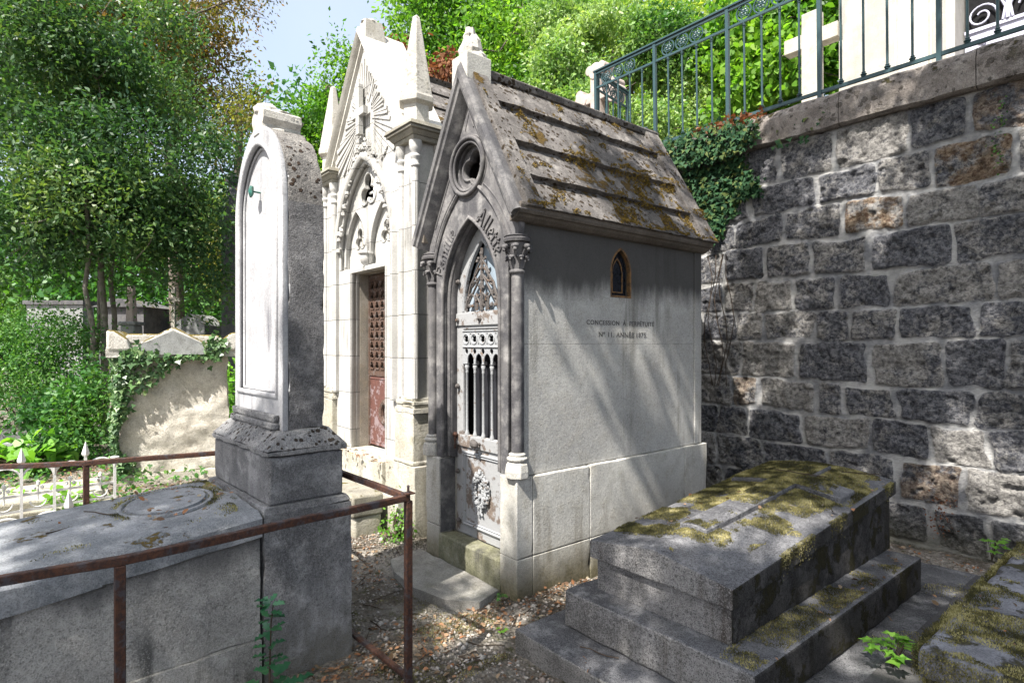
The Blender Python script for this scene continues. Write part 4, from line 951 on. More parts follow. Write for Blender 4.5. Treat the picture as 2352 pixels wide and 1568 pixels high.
for q in ((-2.06, -1.802), (-1.638, -1.38)):
    r_ = relief(q[0], q[1], 3.58, 3.78, .0302, 5, 4); mb.add(r_.v, r_.f)
mb.build('raised_cross', 'tomb_top', sl_, bevel=.005, segs=1)
ml = thing('mossy_tomb', 'thickly mossed flat tomb slab at the lower right corner', 'tomb', (-.1, 3.3, 0))
MB().box(-.645, .9, 2.40, 4.02, -.1, .445).build('chest', 'ledge_stone', ml, bevel=.015, worn=.004)
MB().box(-.665, .95, 2.37, 4.05, .446, .55).build('ledger_slab', 'ledge_stone', ml, bevel=.025, worn=.012)
tag(MB().box(-1.0, -.74, 2.2, 4.7, .0, .118).build('paving_slab', 'paving', None, bevel=.006, worn=.004), kind='structure')
tag(MB().box(-.799, -.3, 1.5, 2.45, -.1, .09).build('paving_slab', 'paving', None, bevel=.006, worn=.004), kind='structure')
mb = MB(); pts = [(-3.92, 2.31), (-2.93, 2.31), (-2.86, 2.1), (-3.02, 1.96), (-3.3, 1.9), (-3.62, 1.93), (-3.85, 2.02)]
mb.prism([(x, y) for x, y in pts], 'z', -.05, .035); tag(mb.build('doorstep_concrete', 'concrete', None, bevel=.008, worn=.012, step=.05), kind='structure')
kb = thing('kerb_stone', 'small squared kerb block standing in front of the white chapel', 'stone block', (-4.8, 2.12, 0))
MB().box(-5.2, -4.41, 2.0, 2.24, -.05, .20).build('lower_block', 'white_plinth', kb, bevel=.015, worn=.004); MB().box(-5.22, -4.40, 1.98, 2.25, .201, .375).build('upper_block', 'cornice_stone', kb, bevel=.015, worn=.004)
# ================================================================== retaining wall with coping
rw = thing('retaining_wall', 'high rough retaining wall of dark pitted stone blocks with pale mortar', 'wall', (-1.5, 5.45, 0))
WY = 5.45
courses = [-.15, .03, .34, .68, .98, 1.275, 1.64, 1.92, 2.205, 2.53, 2.825, 3.14, 3.50]
def Wx(x, z):  # photo measurements turned into wall positions once
    px = 1568 + x * .8124; a = (px - CX) / F_; return (FW[0] + a * RT[0]) / (FW[1] + a * RT[1]) * WY
J = {11: [270, 430, 640, 820], 10: [195, 375, 548, 705, 940], 9: [150, 285, 455, 625, 845], 8: [118, 235, 360, 530, 760], 7: [205, 315, 440, 600, 880], 6: [150, 230, 375, 480, 620, 825], 5: [170, 325, 535, 740, 910], 4: [140, 220, 385, 455, 600, 830], 3: [100, 185, 345, 530, 700, 870], 2: [100, 230, 410, 605, 795], 1: [120, 330, 520, 700, 870], 0: [200, 450, 800]}
gx = np.concatenate([np.arange(-12, -4.4, .10), np.arange(-4.4, .2, .0125), np.arange(.2, 5, .06)])
gz = np.arange(-.15, 3.5001, .0125)
GX, GZ = np.meshgrid(gx, gz)
# wobble so the joints are not ruled
wob = (fbm(GX * 1.6, GZ * 2.5, o=4, seed=3) - .5) * .10
wob2 = (fbm(GX * 3 + 40, GZ * 3, o=4, seed=5) - .5) * .09
zz = GZ + wob; xx = GX + wob2
dist = np.full(GX.shape, 1.); tone = np.zeros(GX.shape); och = np.zeros(GX.shape); bulge = np.zeros(GX.shape)
rr = random.Random(11)
for i in range(12):
    z0, z1 = courses[i], courses[i + 1]
    js = sorted(Wx(x, 0) for x in J[i])
    lo = js[0]; 
    while lo > -12.5: lo -= rr.uniform(.32, .6); js.insert(0, lo)
    hi = js[-1]
    while hi < 5.5: hi += rr.uniform(.35, .65); js.append(hi)
    js = np.array(js); row = (zz >= z0) & (zz < z1)
    idx = np.clip(np.searchsorted(js, xx) - 1, 0, len(js) - 2)
    dx = np.minimum(xx - js[idx], js[idx + 1] - xx); dz = np.minimum(zz - z0, z1 - zz)
    jw = .006 + .014 * _hash(idx, np.full_like(idx, i), idx * 0, 9)
    # rounded corner distance to the joint
    a = np.clip(.035 - (dx - jw), 0, None); b2 = np.clip(.035 - (dz - .008), 0, None); d = .035 - np.sqrt(a * a + b2 * b2)
    tn = _hash(idx, np.full_like(idx, i), idx * 0, 21); oc = (_hash(idx, np.full_like(idx, i), idx * 0, 33) > .965).astype(float) * .7
    mid = (js[:-1] + js[1:]) / 2
    def near(col, r): return (i == r) & (np.abs(mid[idx] - Wx(col, 0)) < .14)
    for (c_, r_) in ((775, 10), (555, 9)): oc = np.where(near(c_, r_), 1., oc)
    for (c_, r_) in ((270, 7), (300, 4), (240, 5), (490, 11), (720, 9), (240, 4)): tn = np.where(near(c_, r_), 1., tn)
    for (c_, r_) in ((280, 10), (470, 10), (430, 5), (700, 8), (660, 7), (200, 8), (720, 4), (600, 8)): tn = np.where(near(c_, r_), .0, tn)
    dist = np.where(row, d, dist); tone = np.where(row, tn, tone); och = np.where(row, oc, och); bulge = np.where(row, _hash(idx, np.full_like(idx, i), idx * 0, 5), bulge)
er = (fbm(GX * 6, GZ * 6, o=5, seed=8) - .5) * .06
e = np.clip((dist + er + .008) / .03, 0, 1); e = e * e * (3 - 2 * e)
rough = (fbm(GX * 7, GZ * 7, o=5, seed=2) - .5) * .06 + (fbm(GX * 30, GZ * 30, o=3, seed=4) - .5) * .028
pit = np.clip(fbm(GX * 16, GZ * 16, o=3, seed=6) - .62, 0, 1) * .16
H_ = e * (.004 + .012 * bulge + rough - pit) + (1 - e) * (fbm(GX * 6, GZ * 6, o=3, seed=12) - .5) * .012
foot = np.clip((.08 - GZ) / .25, 0, 1) * .06 * fbm(GX * 5, GZ * 8, seed=31)
V = np.stack([GX, WY - H_ - foot, GZ], -1).reshape(-1, 3)
nr_, nc = GX.shape; I = np.arange(nr_ * nc).reshape(nr_, nc)
Q = np.stack([I[:-1, :-1], I[:-1, 1:], I[1:, 1:], I[1:, :-1]], -1).reshape(-1, 4)
def gridmesh(name, V, Q):
    me = bpy.data.meshes.new(name); me.vertices.add(len(V)); me.vertices.foreach_set('co', V.reshape(-1)); me.loops.add(Q.size); me.loops.foreach_set('vertex_index', Q.reshape(-1))
    me.polygons.add(len(Q)); me.polygons.foreach_set('loop_start', np.arange(0, Q.size, 4)); me.polygons.foreach_set('loop_total', np.full(len(Q), 4)); me.update(calc_edges=True); return me
me = gridmesh('masonry', V, Q)
for nm, ar in (('blk', e), ('tone', tone), ('ochre', och)):
    at_ = me.attributes.new(nm, 'FLOAT', 'POINT'); at_.data.foreach_set('value', ar.reshape(-1).astype(np.float32))
link('masonry', me, 'masonry', rw, smooth=True)
MB().box(-12, 5, WY + .05, WY + .35, -.2, 3.47).build('wall_core', 'far_dark_stone', rw)
# coping: irregular worn stones
mb = MB(); x = -5.4
while x < 5:
    L_ = rr.uniform(.9, 1.4); n = 22; v = []; f = []
    for i in range(n + 1):
        xx_ = x + (L_ - .006) * i / n; j = [(float(fbm(xx_ * 9, k * 3.7, seed=40)) - .5) * .035 for k in range(5)]
        pr_ = [(5.365 + j[0], 3.50 + j[1] * .6), (5.36 + j[2], 3.70 + j[3]), (5.385 + j[2], 3.765 + j[4]), (5.44, 3.80 + j[4] * .8), (5.85, 3.80), (5.85, 3.49), (5.40, 3.485)]
        v += [(xx_, a, b2) for a, b2 in pr_]
    m = 7
    for i in range(n):
        for k in range(m): f.append((i * m + k, i * m + (k + 1) % m, (i + 1) * m + (k + 1) % m, (i + 1) * m + k))
    f += [tuple(range(m)), tuple(range(n * m, n * m + m))[::-1]]; mb.add(v, f); x += L_
mb.build('coping', 'coping_stone', rw)

# ================================================================== terrace and iron railing on it
me = gridmesh('t', np.array([[-40, 5.7, 3.66], [40, 5.7, 3.66], [40, 70, 4.0], [-40, 70, 4.0]], float), np.array([[0, 1, 2, 3]]))
tag(link('terrace_ground', me, 'ground_soil'), kind='structure')
def railing(name, label, p, q, z0, nposts, nb, first=True, tilt=0.02, ends=True, grp='green iron railings on the terrace'):
    """posts at equal spacing from p to q with nb bars between, rings under the handrail"""
    p = Vector(p); q = Vector(q); d = (q - p); L_ = d.length; u_ = d / L_; mid = (p + q) / 2; per = Vector((-u_.y, u_.x))
    if per.y > 0: per = -per
    r = thing(name, label, 'railing', (mid.x, mid.y, z0), 0, grp)
    def P(s, z, o=0): b_ = p + u_ * s; return Vector((b_.x, b_.y, z0 + z)) + Vector((per.x, per.y, 0)) * (o + tilt * z)
    Hh = 1.22
    MB().bar(P(-.03, Hh), P(L_ + .03, Hh), .050, .022).build('handrail', 'green_rail_paint', r, bevel=.005)
    MB().bar(P(0, Hh - .03), P(L_, Hh - .03), .022, .022).build('upper_rail', 'green_rail_paint', r)
    MB().bar(P(0, 1.01), P(L_, 1.01), .020, .026).build('middle_rail', 'green_rail_paint', r, bevel=.003)
    MB().bar(P(0, .07), P(L_, .07), .022, .034).build('bottom_rail', 'green_rail_paint', r, bevel=.003)
    sp = L_ / (nposts - 1); proto = {}
    def put(key, mk, s):
        if key not in proto:
            mb = mk(); me = mb.mesh(key); me.transform(Matrix.Rotation(atan2(u_.y, u_.x), 4, 'Z')); proto[key] = link(key, me, 'green_rail_paint', None, smooth=45); o = proto[key]; o.parent = r; ROOTM[o.name] = wm(r)
        else:
            o = proto[key].copy(); COL.objects.link(o)
        o.location = P(s, 0) - Vector((mid.x, mid.y, z0)); return o
    def mkpost(): return MB().bar((0, 0, -.06), (0, -tilt * Hh, Hh - .01), .034, .034, (0, 1, 0))
    def mkbar():
        b_ = MB(); f = lambda z: (0, -tilt * z, z)
        b_.tube([f(.08), f(.995)], .0105, 8)
        for z, rr_ in ((.09, .021), (.105, .026), (.122, .017), (.955, .015), (.97, .019), (.985, .014)): b_.lathe([(rr_ * .8, -.006), (rr_, 0), (rr_ * .8, .006)], f(z), 10)
        return b_
    def mkring():
        b_ = MB(); c = (0, -tilt * 1.11, 1.10); 
        for R_, t in ((.078, .008), (.046, .005)): b_.tube([(c[0] + R_ * cos(a), c[1], c[2] + R_ * sin(a)) for a in [2 * pi * k / 20 for k in range(20)]], t, 6, True)
        for k in range(6):
            a = 2 * pi * k / 6; b_.ball((c[0] + .026 * cos(a), c[1] - .002, c[2] + .026 * sin(a)), .015, (1, .4, 1), 6)
            b_.tube([(c[0] + .048 * cos(a), c[1], c[2] + .048 * sin(a)), (c[0] + .076 * cos(a + .35), c[1], c[2] + .076 * sin(a + .35))], .005, 5)
        b_.ball((c[0], c[1] - .006, c[2]), .014, (1, .6, 1), 6)
        return b_
    for i in range(nposts):
        put('post', mkpost, i * sp)
        if i < nposts - 1:
            for k in range(nb): put('bar', mkbar, i * sp + sp * (k + 1) / (nb + 1))
            for k in range(nb - 1 if nb > 3 else nb): put('rosette_ring', mkring, i * sp + sp * (k + 1 if nb <= 3 else k + 1) / (nb + 1) if nb <= 3 else i * sp + sp * (k + 1.0) / (nb + 1))
    return r
railing('iron_railing', 'long green iron railing with rosette rings along the top of the stone wall', (-4.99, 5.5), (2.19, 5.5), 3.80, 9, 4)
railing('iron_railing', 'short return of green railing with rosette rings at the left end of the wall top', (-5.0, 5.53), (-5.12, 6.25), 3.80, 2, 3, tilt=0)
railing('iron_railing', 'lower green railing seen just above the mossy roof ridge beside the trefoil cross', (-7.9, 6.4), (-5.2, 6.75), 3.45, 4, 4, tilt=0)
# trefoil-ended stone cross
cr = thing('stone_cross', 'pinkish stone cross with rounded trefoil ends beside the railing corner', 'cross', (-6.0, 6.7, 3.6), radians(0))
mb = MB(); cy0, cy1 = 6.6, 6.82; X = -6.03
def cp(x, z): return (X + x, z)
def disc(cx, cz, r, y0, y1): mb.prism(circ(cx, cz, r, 16), 'y', y0, y1)
mb.box(X - .10, X + .10, cy0, cy1, 3.95, 5.66); mb.box(X - .26, X + .26, cy0 + .003, cy1 - .003, 5.28, 5.44)
for cx, cz in ((-.30, 5.36), (.30, 5.36), (0, 5.74)): disc(X + cx, cz, .125, cy0 - .012, cy1 + .012)
for cx, cz in ((-.33, 5.25), (-.33, 5.47), (.33, 5.25), (.33, 5.47), (-.12, 5.78), (.12, 5.78)): disc(X + cx, cz, .075, cy0 - .006, cy1 + .006)
mb.build('cross', 'pink_stone', cr, bevel=.012, segs=2)
MB().box(X - .3, X + .3, 6.45, 6.95, 3.6, 4.0).build('base', 'pink_stone', cr, bevel=.02)
# plain latin cross on a stepped pedestal
lc = thing('stone_cross', 'plain pale latin cross on a stepped pedestal behind the railing', 'cross', (-3.03, 7.05, 3.68))
mb = MB(); mb.box(-3.135, -2.945, 7.0, 7.15, 4.40, 5.47); mb.box(-3.34, -3.1351, 7.0, 7.15, 5.07, 5.24); mb.box(-2.9449, -2.735, 7.0, 7.15, 5.07, 5.24); mb.build('cross', 'cross_stone', lc, bevel=.006)
mb = MB(); mb.prism([(-3.42, 4.27), (-2.66, 4.27), (-2.80, 4.36), (-2.90, 4.395), (-3.18, 4.395), (-3.28, 4.36)], 'y', 6.93, 7.3); mb.box(-3.5, -2.6, 6.88, 7.6, 4.05, 4.268); mb.box(-3.62, -2.5, 6.82, 7.8, 3.68, 4.048); mb.build('pedestal', 'cross_stone', lc, bevel=.008)
lt_ = thing('tomb_slab', 'pale sloping tomb slab with a raised back edge left of the latin cross', 'tomb', (-4.0, 7.4, 3.68))
mb = MB(); mb.prism([(-4.62, 3.68), (-3.64, 3.68), (-3.64, 4.50), (-3.95, 4.50), (-3.95, 4.45), (-4.55, 4.30), (-4.62, 4.26)], 'y', 7.2, 7.7); mb.build('ledger_slab', 'cross_stone', lt_, bevel=.008); MB().box(-4.7, -3.6, 7.12, 7.8, 3.6, 3.80).build('kerb', 'cross_stone', lt_, bevel=.008)
# cream chapel with a lilac iron door
cc = thing('cream_chapel', 'pale cream stone chapel with fluted pilasters and lilac iron door behind the railing', 'mausoleum', (-1.6, 8.2, 3.68))
mb = MB(); mb.box(-2.96, -2.42, 7.62, 9.2, 3.9, 7.6); mb.box(-1.6, 2.0, 7.95, 9.2, 5.8, 7.6); mb.box(-.75, 2.0, 7.62, 9.2, 3.9, 7.6); mb.build('wall', 'cream_stone', cc)
mb = MB(); mb.box(-2.418, -1.78, 7.54, 9.0, 3.9, 7.6); mb.build('pilaster', 'cream_stone', cc, bevel=.01)
mb = MB(); mb.box(-2.30, -2.02, 7.53, 7.541, 4.2, 7.5); mb.box(-1.86, -1.78, 7.52, 7.5385, 3.9, 7.6); mb.box(-2.335, -2.32, 7.525, 7.5385, 4.2, 7.5); mb.box(-2.00, -1.985, 7.525, 7.5385, 4.2, 7.5); mb.build('pilaster_panel', 'white_stone_weathered', cc, bevel=.005)
mb = MB(); mb.box(-3.05, -1.77, 7.48, 7.60, 3.66, 4.12); mb.box(-3.02, -1.77, 7.5, 7.6, 4.121, 4.20, top=(-3.0, -1.77, 7.535, 7.6)); mb.build('base_course', 'white_plinth', cc, bevel=.01)
cdoor = MB().box(-1.765, -.76, 7.85, 7.89, 3.8, 4.98).build('door', 'lilac_iron', cc)
mb = MB().box(-1.765, -.76, 7.87, 7.9, 4.981, 5.9); mb.build('dark_opening', 'dark_void', cc)
mb = MB(); mb.box(-1.765, -.76, 7.83, 7.849, 4.95, 4.985)
def scroll(cx, cz, r, turns=1.4, a0=0, s=1, y=7.83):
    mb.tube([(cx + s * r * (1 - t * .72) * cos(a0 + turns * 2 * pi * t), y, cz + r * (1 - t * .72) * sin(a0 + turns * 2 * pi * t)) for t in [i / 24 for i in range(25)]], .010, 6)
scroll(-1.62, 5.10, .13); scroll(-1.18, 5.10, .13, s=-1); mb.tube([(-1.40, 7.83, 4.99), (-1.40, 7.83, 5.4)], .02, 6); mb.tube([(-1.44, 7.83, 4.99), (-1.42, 7.83, 5.12), (-1.47, 7.83, 5.25)], .012, 6); mb.tube([(-1.36, 7.83, 4.99), (-1.38, 7.83, 5.12), (-1.33, 7.83, 5.25)], .012, 6)
for s_, cx_ in ((1, -1.66), (-1, -1.14)):
    for k in range(3): mb.ball((cx_ + s_ * .03 * k, 7.84, 4.86 - .02 * k), .028, (1, .5, 1), 7, .2)
scroll(-1.60, 4.42, .07, a0=2); scroll(-1.20, 4.42, .07, a0=1, s=-1); mb.tube([(-1.72, 7.835, 4.36), (-1.5, 7.835, 4.40), (-1.40, 7.835, 4.52), (-1.30, 7.835, 4.40), (-1.1, 7.835, 4.36)], .008, 6)
for k in range(6): mb.ball((-1.40 + .03 * cos(k * pi / 3), 7.835, 4.60 + .03 * sin(k * pi / 3)), .014, (1, .5, 1), 6)
for k in range(16): mb.bar((-.93 - .02 * (k % 2) - .02, 7.84, 3.95 + .06 * k), (-.93 - .02 * ((k + 1) % 2) - .02, 7.84, 4.01 + .06 * k), .007, .007)
mb.build('door_ornament', 'lilac_iron', cdoor)

# ================================================================== left background: old tombs, fences, walls
og = thing('overgrown_tomb', 'crumbling cream rendered tomb with mossy pedimented lid and ivy on its left corner', 'tomb', (-7.72, 1.28, 0), radians(-13))
Mo = wm(og)
mb = MB(); n = 26; 
def blob_box(x0, x1, y0, y1, z0, z1, am, seed, nx=24):
    """box whose faces are roughened"""
    bm = bmesh.new(); bmesh.ops.create_cube(bm, size=1); bmesh.ops.subdivide_edges(bm, edges=bm.edges[:], cuts=nx, use_grid_fill=True)
    for v in bm.verts:
        nx_ = Vector(v.co); x = x0 + (x1 - x0) * (v.co.x + .5); y = y0 + (y1 - y0) * (v.co.y + .5); z = z0 + (z1 - z0) * (v.co.z + .5)
        k = float(fbm(x * 5, y * 5, z * 5, 6, seed)) - .5; k2 = float(fbm(x * 4 + 9, y * 4 + 7, z * 4, 4, seed + 1)) - .5
        v.co = (x + k * am, y + k2 * am, z + k * am * .5)
    me = bpy.data.meshes.new('b'); bm.to_mesh(me); bm.free(); return me
def addl(name, me, mat, par, **k): me.transform(wm(par)); return link(name, me, mat, par, **k)
addl('chest', blob_box(-.62, 0, -.55, .56, .12, 1.46, .085, 3, 40), 'old_render', og, smooth=40)
addl('base', blob_box(-.68, .05, -.60, .62, -.1, .13, .05, 5, 10), 'old_render', og, smooth=40)
lid = addl('lid', blob_box(-.70, .09, -.63, .65, 1.452, 1.60, .08, 7, 20), 'old_cap', og, smooth=40)
mb = MB(); mb.prism([(-.36, 1.60), (.36, 1.60), (.0, 1.80)], 'x', -.62, .10)
mb.prism([(-.64, 1.52), (-.40, 1.52), (-.44, 1.66), (-.56, 1.75), (-.64, 1.76)], 'x', -.70, .11); mb.prism([(.42, 1.52), (.66, 1.52), (.67, 1.74), (.60, 1.74), (.50, 1.66)], 'x', -.70, .11)
mb.prism([(-.60, 1.59), (.6, 1.59), (.45, 1.71), (-.45, 1.72)], 'x', -.62, .02)
lbuild(mb, 'pediment', 'old_cap', lid, bevel=.03, segs=3)
lbuild(MB().prism([(-.31, 1.48), (.31, 1.48), (.31, 1.60), (0, 1.755), (-.31, 1.60)], 'x', .101, .115), 'pediment_panel', 'far_wall_stone', lid)

wfn = thing('cast_iron_fence', 'low white cast iron grave fence of arches with pointed finials', 'fence', (-6.5, .2, .1))
def wfence(p, q, n, z0, hgt=.50):
    p = Vector(p); q = Vector(q); u_ = (q - p) / n
    for i in range(n + 1):
        b_ = p + u_ * i; mb = MB().bar((b_.x, b_.y, z0 - .15), (b_.x, b_.y, z0 + hgt * (.9 if i % 2 else .8)), .022, .022, (0, 1, 0))
        if i % 2: mb.lathe([(.02, 0), (.03, .015), (.03, .03), (.0, .14)], (b_.x, b_.y, z0 + hgt * .88), 4)
        else: mb.lathe([(.014, 0), (.04, .09), (.0, .10)], (b_.x, b_.y, z0 + hgt * .62), 6)
        mb.build('post', 'white_iron', wfn)
        if i < n:
            mb = MB(); c = b_ + u_ * .5
            for r_, zc in ((.5, z0 + hgt * .58), ):
                mb.tube([(c.x + u_.x * r_ * cos(a), c.y + u_.y * r_ * cos(a), zc + u_.length * r_ * 1.0 * sin(a)) for a in [pi * k / 12 for k in range(13)]], .009, 6)
            mb.tube([(c.x, c.y, z0 + hgt * .2), (c.x, c.y, z0 + hgt * .5)], .007, 6)
            for s_ in (-1, 1): mb.ball((c.x + u_.x * .12 * s_, c.y + u_.y * .12 * s_, z0 + hgt * .42), .018, (1, 1, 1), 6)
            mb.ball((c.x, c.y, z0 + hgt * .5), .02, (1, 1, 1.4), 6)
            mb.tube([(c.x + u_.x * r_ * .5 * cos(a), c.y + u_.y * r_ * .5 * cos(a), z0 + hgt * .2 - .06 * sin(a)) for a in [pi * k / 8 for k in range(9)]], .007, 6)
            mb.build('arch', 'white_iron', wfn)
    for zr in (z0 + hgt * .05, z0 + hgt * .32):
        MB().bar((p.x, p.y, zr), (q.x, q.y, zr), .012, .02).build('rail', 'white_iron', wfn)
ps = thing('pale_grave_slab', 'pale low grave slab inside the white cast iron fence', 'tomb', (-7.2, -.2, 0))
MB().box(-7.75, -6.95, -1.4, .55, -.05, .16).build('slab', 'white_plinth', ps, bevel=.02); MB().box(-7.85, -6.85, -1.5, .62, -.05, .08).build('kerb', 'white_plinth', ps, bevel=.015)
wfence((-6.55, -.75, 0), (-6.75, .62, 0), 6, .12)
wfence((-5.3, -1.0, 0), (-5.55, .22, 0), 5, .0, .40)

# ================================================================== ground
xs_ = np.concatenate([np.array([-120, -80, -50, -30, -20, -15, -12]), np.arange(-10, -4.5, .12), np.arange(-4.5, 1.2, .028), np.arange(1.2, 6, .25), np.array([8, 12, 20, 40, 80])])
ys_ = np.concatenate([np.array([-80, -40, -20, -10, -6, -4]), np.arange(-3, .9, .12), np.arange(.9, 5.7, .028), np.array([6, 8, 12, 20, 40, 60, 80])])
AX, AY = np.meshgrid(xs_, ys_)
hz = (fbm(AX * .9, AY * .9, o=4, seed=50) - .5) * .07 + (fbm(AX * 6, AY * 6, o=4, seed=51) - .5) * .035 + (fbm(AX * 22, AY * 22, o=3, seed=52) - .5) * .018
far = np.clip((-AX - 6.2) / 3, 0, 1); hz = hz + far * (.10 + .35 * np.clip((-AX - 9) / 20, 0, 1)) - .02
hz = hz + .06 * np.exp(-((AX + 4.3) ** 2 + (AY - 2.1) ** 2) / .25) + .05 * np.exp(-((AX + 2.55) ** 2 + (AY - 2.6) ** 2) / .08)
V = np.stack([AX, AY, hz], -1).reshape(-1, 3); nr_, nc = AX.shape; I = np.arange(nr_ * nc).reshape(nr_, nc)
Q = np.stack([I[:-1, :-1], I[:-1, 1:], I[1:, 1:], I[1:, :-1]], -1).reshape(-1, 4)
tag(link('ground', gridmesh('ground', V, Q), 'ground_soil', smooth=True), kind='structure')
def gh(x, y):
    x = np.asarray(x, float); y = np.asarray(y, float)
    h = (fbm(x * .9, y * .9, o=4, seed=50) - .5) * .07 + (fbm(x * 6, y * 6, o=4, seed=51) - .5) * .035 + (fbm(x * 22, y * 22, o=3, seed=52) - .5) * .018
    f = np.clip((-x - 6.2) / 3, 0, 1); h = h + f * (.10 + .35 * np.clip((-x - 9) / 20, 0, 1)) - .02
    return h + .06 * np.exp(-((x + 4.3) ** 2 + (y - 2.1) ** 2) / .25) + .05 * np.exp(-((x + 2.55) ** 2 + (y - 2.6) ** 2) / .08)
def rects_clear(x, y):
    ok = np.ones(len(x), bool)
    for (a, b_, c, d) in ((-3.9, -2.78, 2.3, 4.5), (-6.2, -4.1, 2.3, 4.8), (-2.37, -.78, 1.95, 4.8), (-.75, .95, 2.4, 4.3), (-3.9, -2.87, -1.6, 1.33), (-3.9, -2.9, 1.9, 2.4)): ok &= ~((x > a) & (x < b_) & (y > c) & (y < d))
    return ok
# pebbles
def scatter_pebbles(n, x0, x1, y0, y1):
    x = rng.uniform(x0, x1, n); y = rng.uniform(y0, y1, n); k = rects_clear(x, y) & (fbm(x * 2.5, y * 2.5, seed=60) > .36); x = x[k]; y = y[k]; n = len(x)
    oc = np.array([(1, 0, 0), (-1, 0, 0), (0, 1, 0), (0, -1, 0), (0, 0, .7), (0, 0, -.7)], float); fc_ = np.array([(0, 2, 4), (2, 1, 4), (1, 3, 4), (3, 0, 4), (2, 0, 5), (1, 2, 5), (3, 1, 5), (0, 3, 5)])
    r = rng.uniform(.004, .014, n) * (1 + (rng.random(n) > .96) * 1.2); s = rng.uniform(.6, 1.3, (n, 6, 1)); th = rng.uniform(0, 6.28, n)
    v = oc[None] * s * r[:, None, None]; c_, s_ = np.cos(th)[:, None], np.sin(th)[:, None]
    vx = v[:, :, 0] * c_ - v[:, :, 1] * s_; vy = v[:, :, 0] * s_ + v[:, :, 1] * c_
    P = np.stack([vx + x[:, None], vy + y[:, None], v[:, :, 2] + (gh(x, y) + r * .2)[:, None]], -1)
    me = bpy.data.meshes.new('gravel'); me.vertices.add(n * 6); me.vertices.foreach_set('co', P.reshape(-1)); F = (fc_[None] + (np.arange(n) * 6)[:, None, None]).reshape(-1, 3)
    me.loops.add(F.size); me.loops.foreach_set('vertex_index', F.reshape(-1)); me.polygons.add(len(F)); me.polygons.foreach_set('loop_start', np.arange(0, F.size, 3)); me.polygons.foreach_set('loop_total', np.full(len(F), 3)); me.update(calc_edges=True)
    at_ = me.attributes.new('tint', 'FLOAT', 'FACE'); at_.data.foreach_set('value', np.repeat(rng.random(n), 8).astype(np.float32))
    tag(link('gravel', me, 'pebbles_mat'), kind='stuff')
scatter_pebbles(20000, -4.6, -.9, 1.2, 5.3)
# leaf litter on the ground and ledges
PX, PY, PZ = [], [], []
def litter(n, x0, x1, y0, y1, zf, thr=.45, clear=True, sc=2.2):
    x = rng.uniform(x0, x1, n); y = rng.uniform(y0, y1, n); k = fbm(x * sc, y * sc, seed=70) > thr
    if clear: k &= rects_clear(x, y)
    x, y = x[k], y[k]; PX.append(x); PY.append(y); PZ.append(zf(x, y) + rng.uniform(.002, .012, len(x)))
litter(5600, -4.8, -.9, 1.2, 5.35, gh, .47)
litter(900, -2.86, -2.3, 2.0, 4.4, gh, .25); litter(500, -2.9, -2.6, .9, 2.2, gh, .3); litter(500, -4.8, -3.6, 1.4, 2.3, gh, .35); litter(9000, -9.5, -4.6, -2.5, 1.6, gh, .42)
cz = lambda c: (lambda x, y: np.full(len(x), c))
litter(170, -2.13, -1.31, 2.5, 4.2, lambda x, y: np.array([crown(a, b_) for a, b_ in zip(x, y)]), .5, False); litter(110, -2.3, -.85, 1.98, 2.18, cz(.105), .5, False)
litter(40, -1.32, -1.16, 2.2, 4.1, cz(.302), .45, False); litter(60, -.64, .5, 2.4, 4.0, cz(.565), .4, False); litter(60, -1.15, -.82, 2.0, 4.6, cz(.118), .5, False)
litter(90, -3.7, -3.0, .4, .82, cz(.815), .5, False, 6); litter(80, -3.8, -2.95, -.1, .8, lambda x, y: .80 + .078 * (y - .85), .62, False, 6)
litter(90, -2.78, -2.5, 2.3, 4.3, lambda x, y: gh(x, y) + .01, .3); litter(60, -5.5, -4.6, 2.3, 2.46, cz(.56), .4, False)
x = np.concatenate(PX); y = np.concatenate(PY); z = np.concatenate(PZ); n = len(x)
D = rng.normal(size=(n, 3)); D[:, 2] *= .25; N = rng.normal(size=(n, 3)) * .45; N[:, 2] += 1
L_ = rng.uniform(.012, .042, n) * np.where(x < -4.7, 1.3, 1)
tag(leafmesh(np.stack([x, y, z], 1), D, N, L_, L_ * rng.uniform(.35, .65, n), rng.random(n), 'leaf_litter', 'litter', kind='oval'), kind='stuff')
mb = MB()
for k in range(70):
    x, y = (U(-4.4, -2.3), U(1.4, 2.3)) if k < 46 else (U(-2.8, -2.3), U(2.1, 4.6)) if k < 60 else (U(-9, -6.9), U(-1.5, .4))
    if not rects_clear(np.array([x]), np.array([y]))[0]: continue
    a = U(0, 6.28); l = U(.05, .22); pts = [(x + cos(a) * l * t + U(-.008, .008), y + sin(a) * l * t + U(-.008, .008), float(gh(x + cos(a) * l * t, y + sin(a) * l * t)) + .008) for t in (0, .33, .66, 1)]; mb.tube(pts, [.0035, .003, .0025, .0015], 5)
for (x, y, z, l, a) in ((-3.55, .2, .775, .22, .6), (-3.3, .05, .76, .15, 2.), (-2.0, 2.08, .112, .2, .3), (-1.6, 2.05, .112, .24, -.2), (-1.8, 3.65, .80, .3, .1), (-1.5, 3.9, .80, .2, .5)):
    mb.tube([(x + cos(a) * l * t, y + sin(a) * l * t + .01 * sin(t * 7), z + .004) for t in (0, .25, .5, .75, 1)], .003, 5)
tag(mb.build('fallen_twigs', 'twig'), kind='stuff')
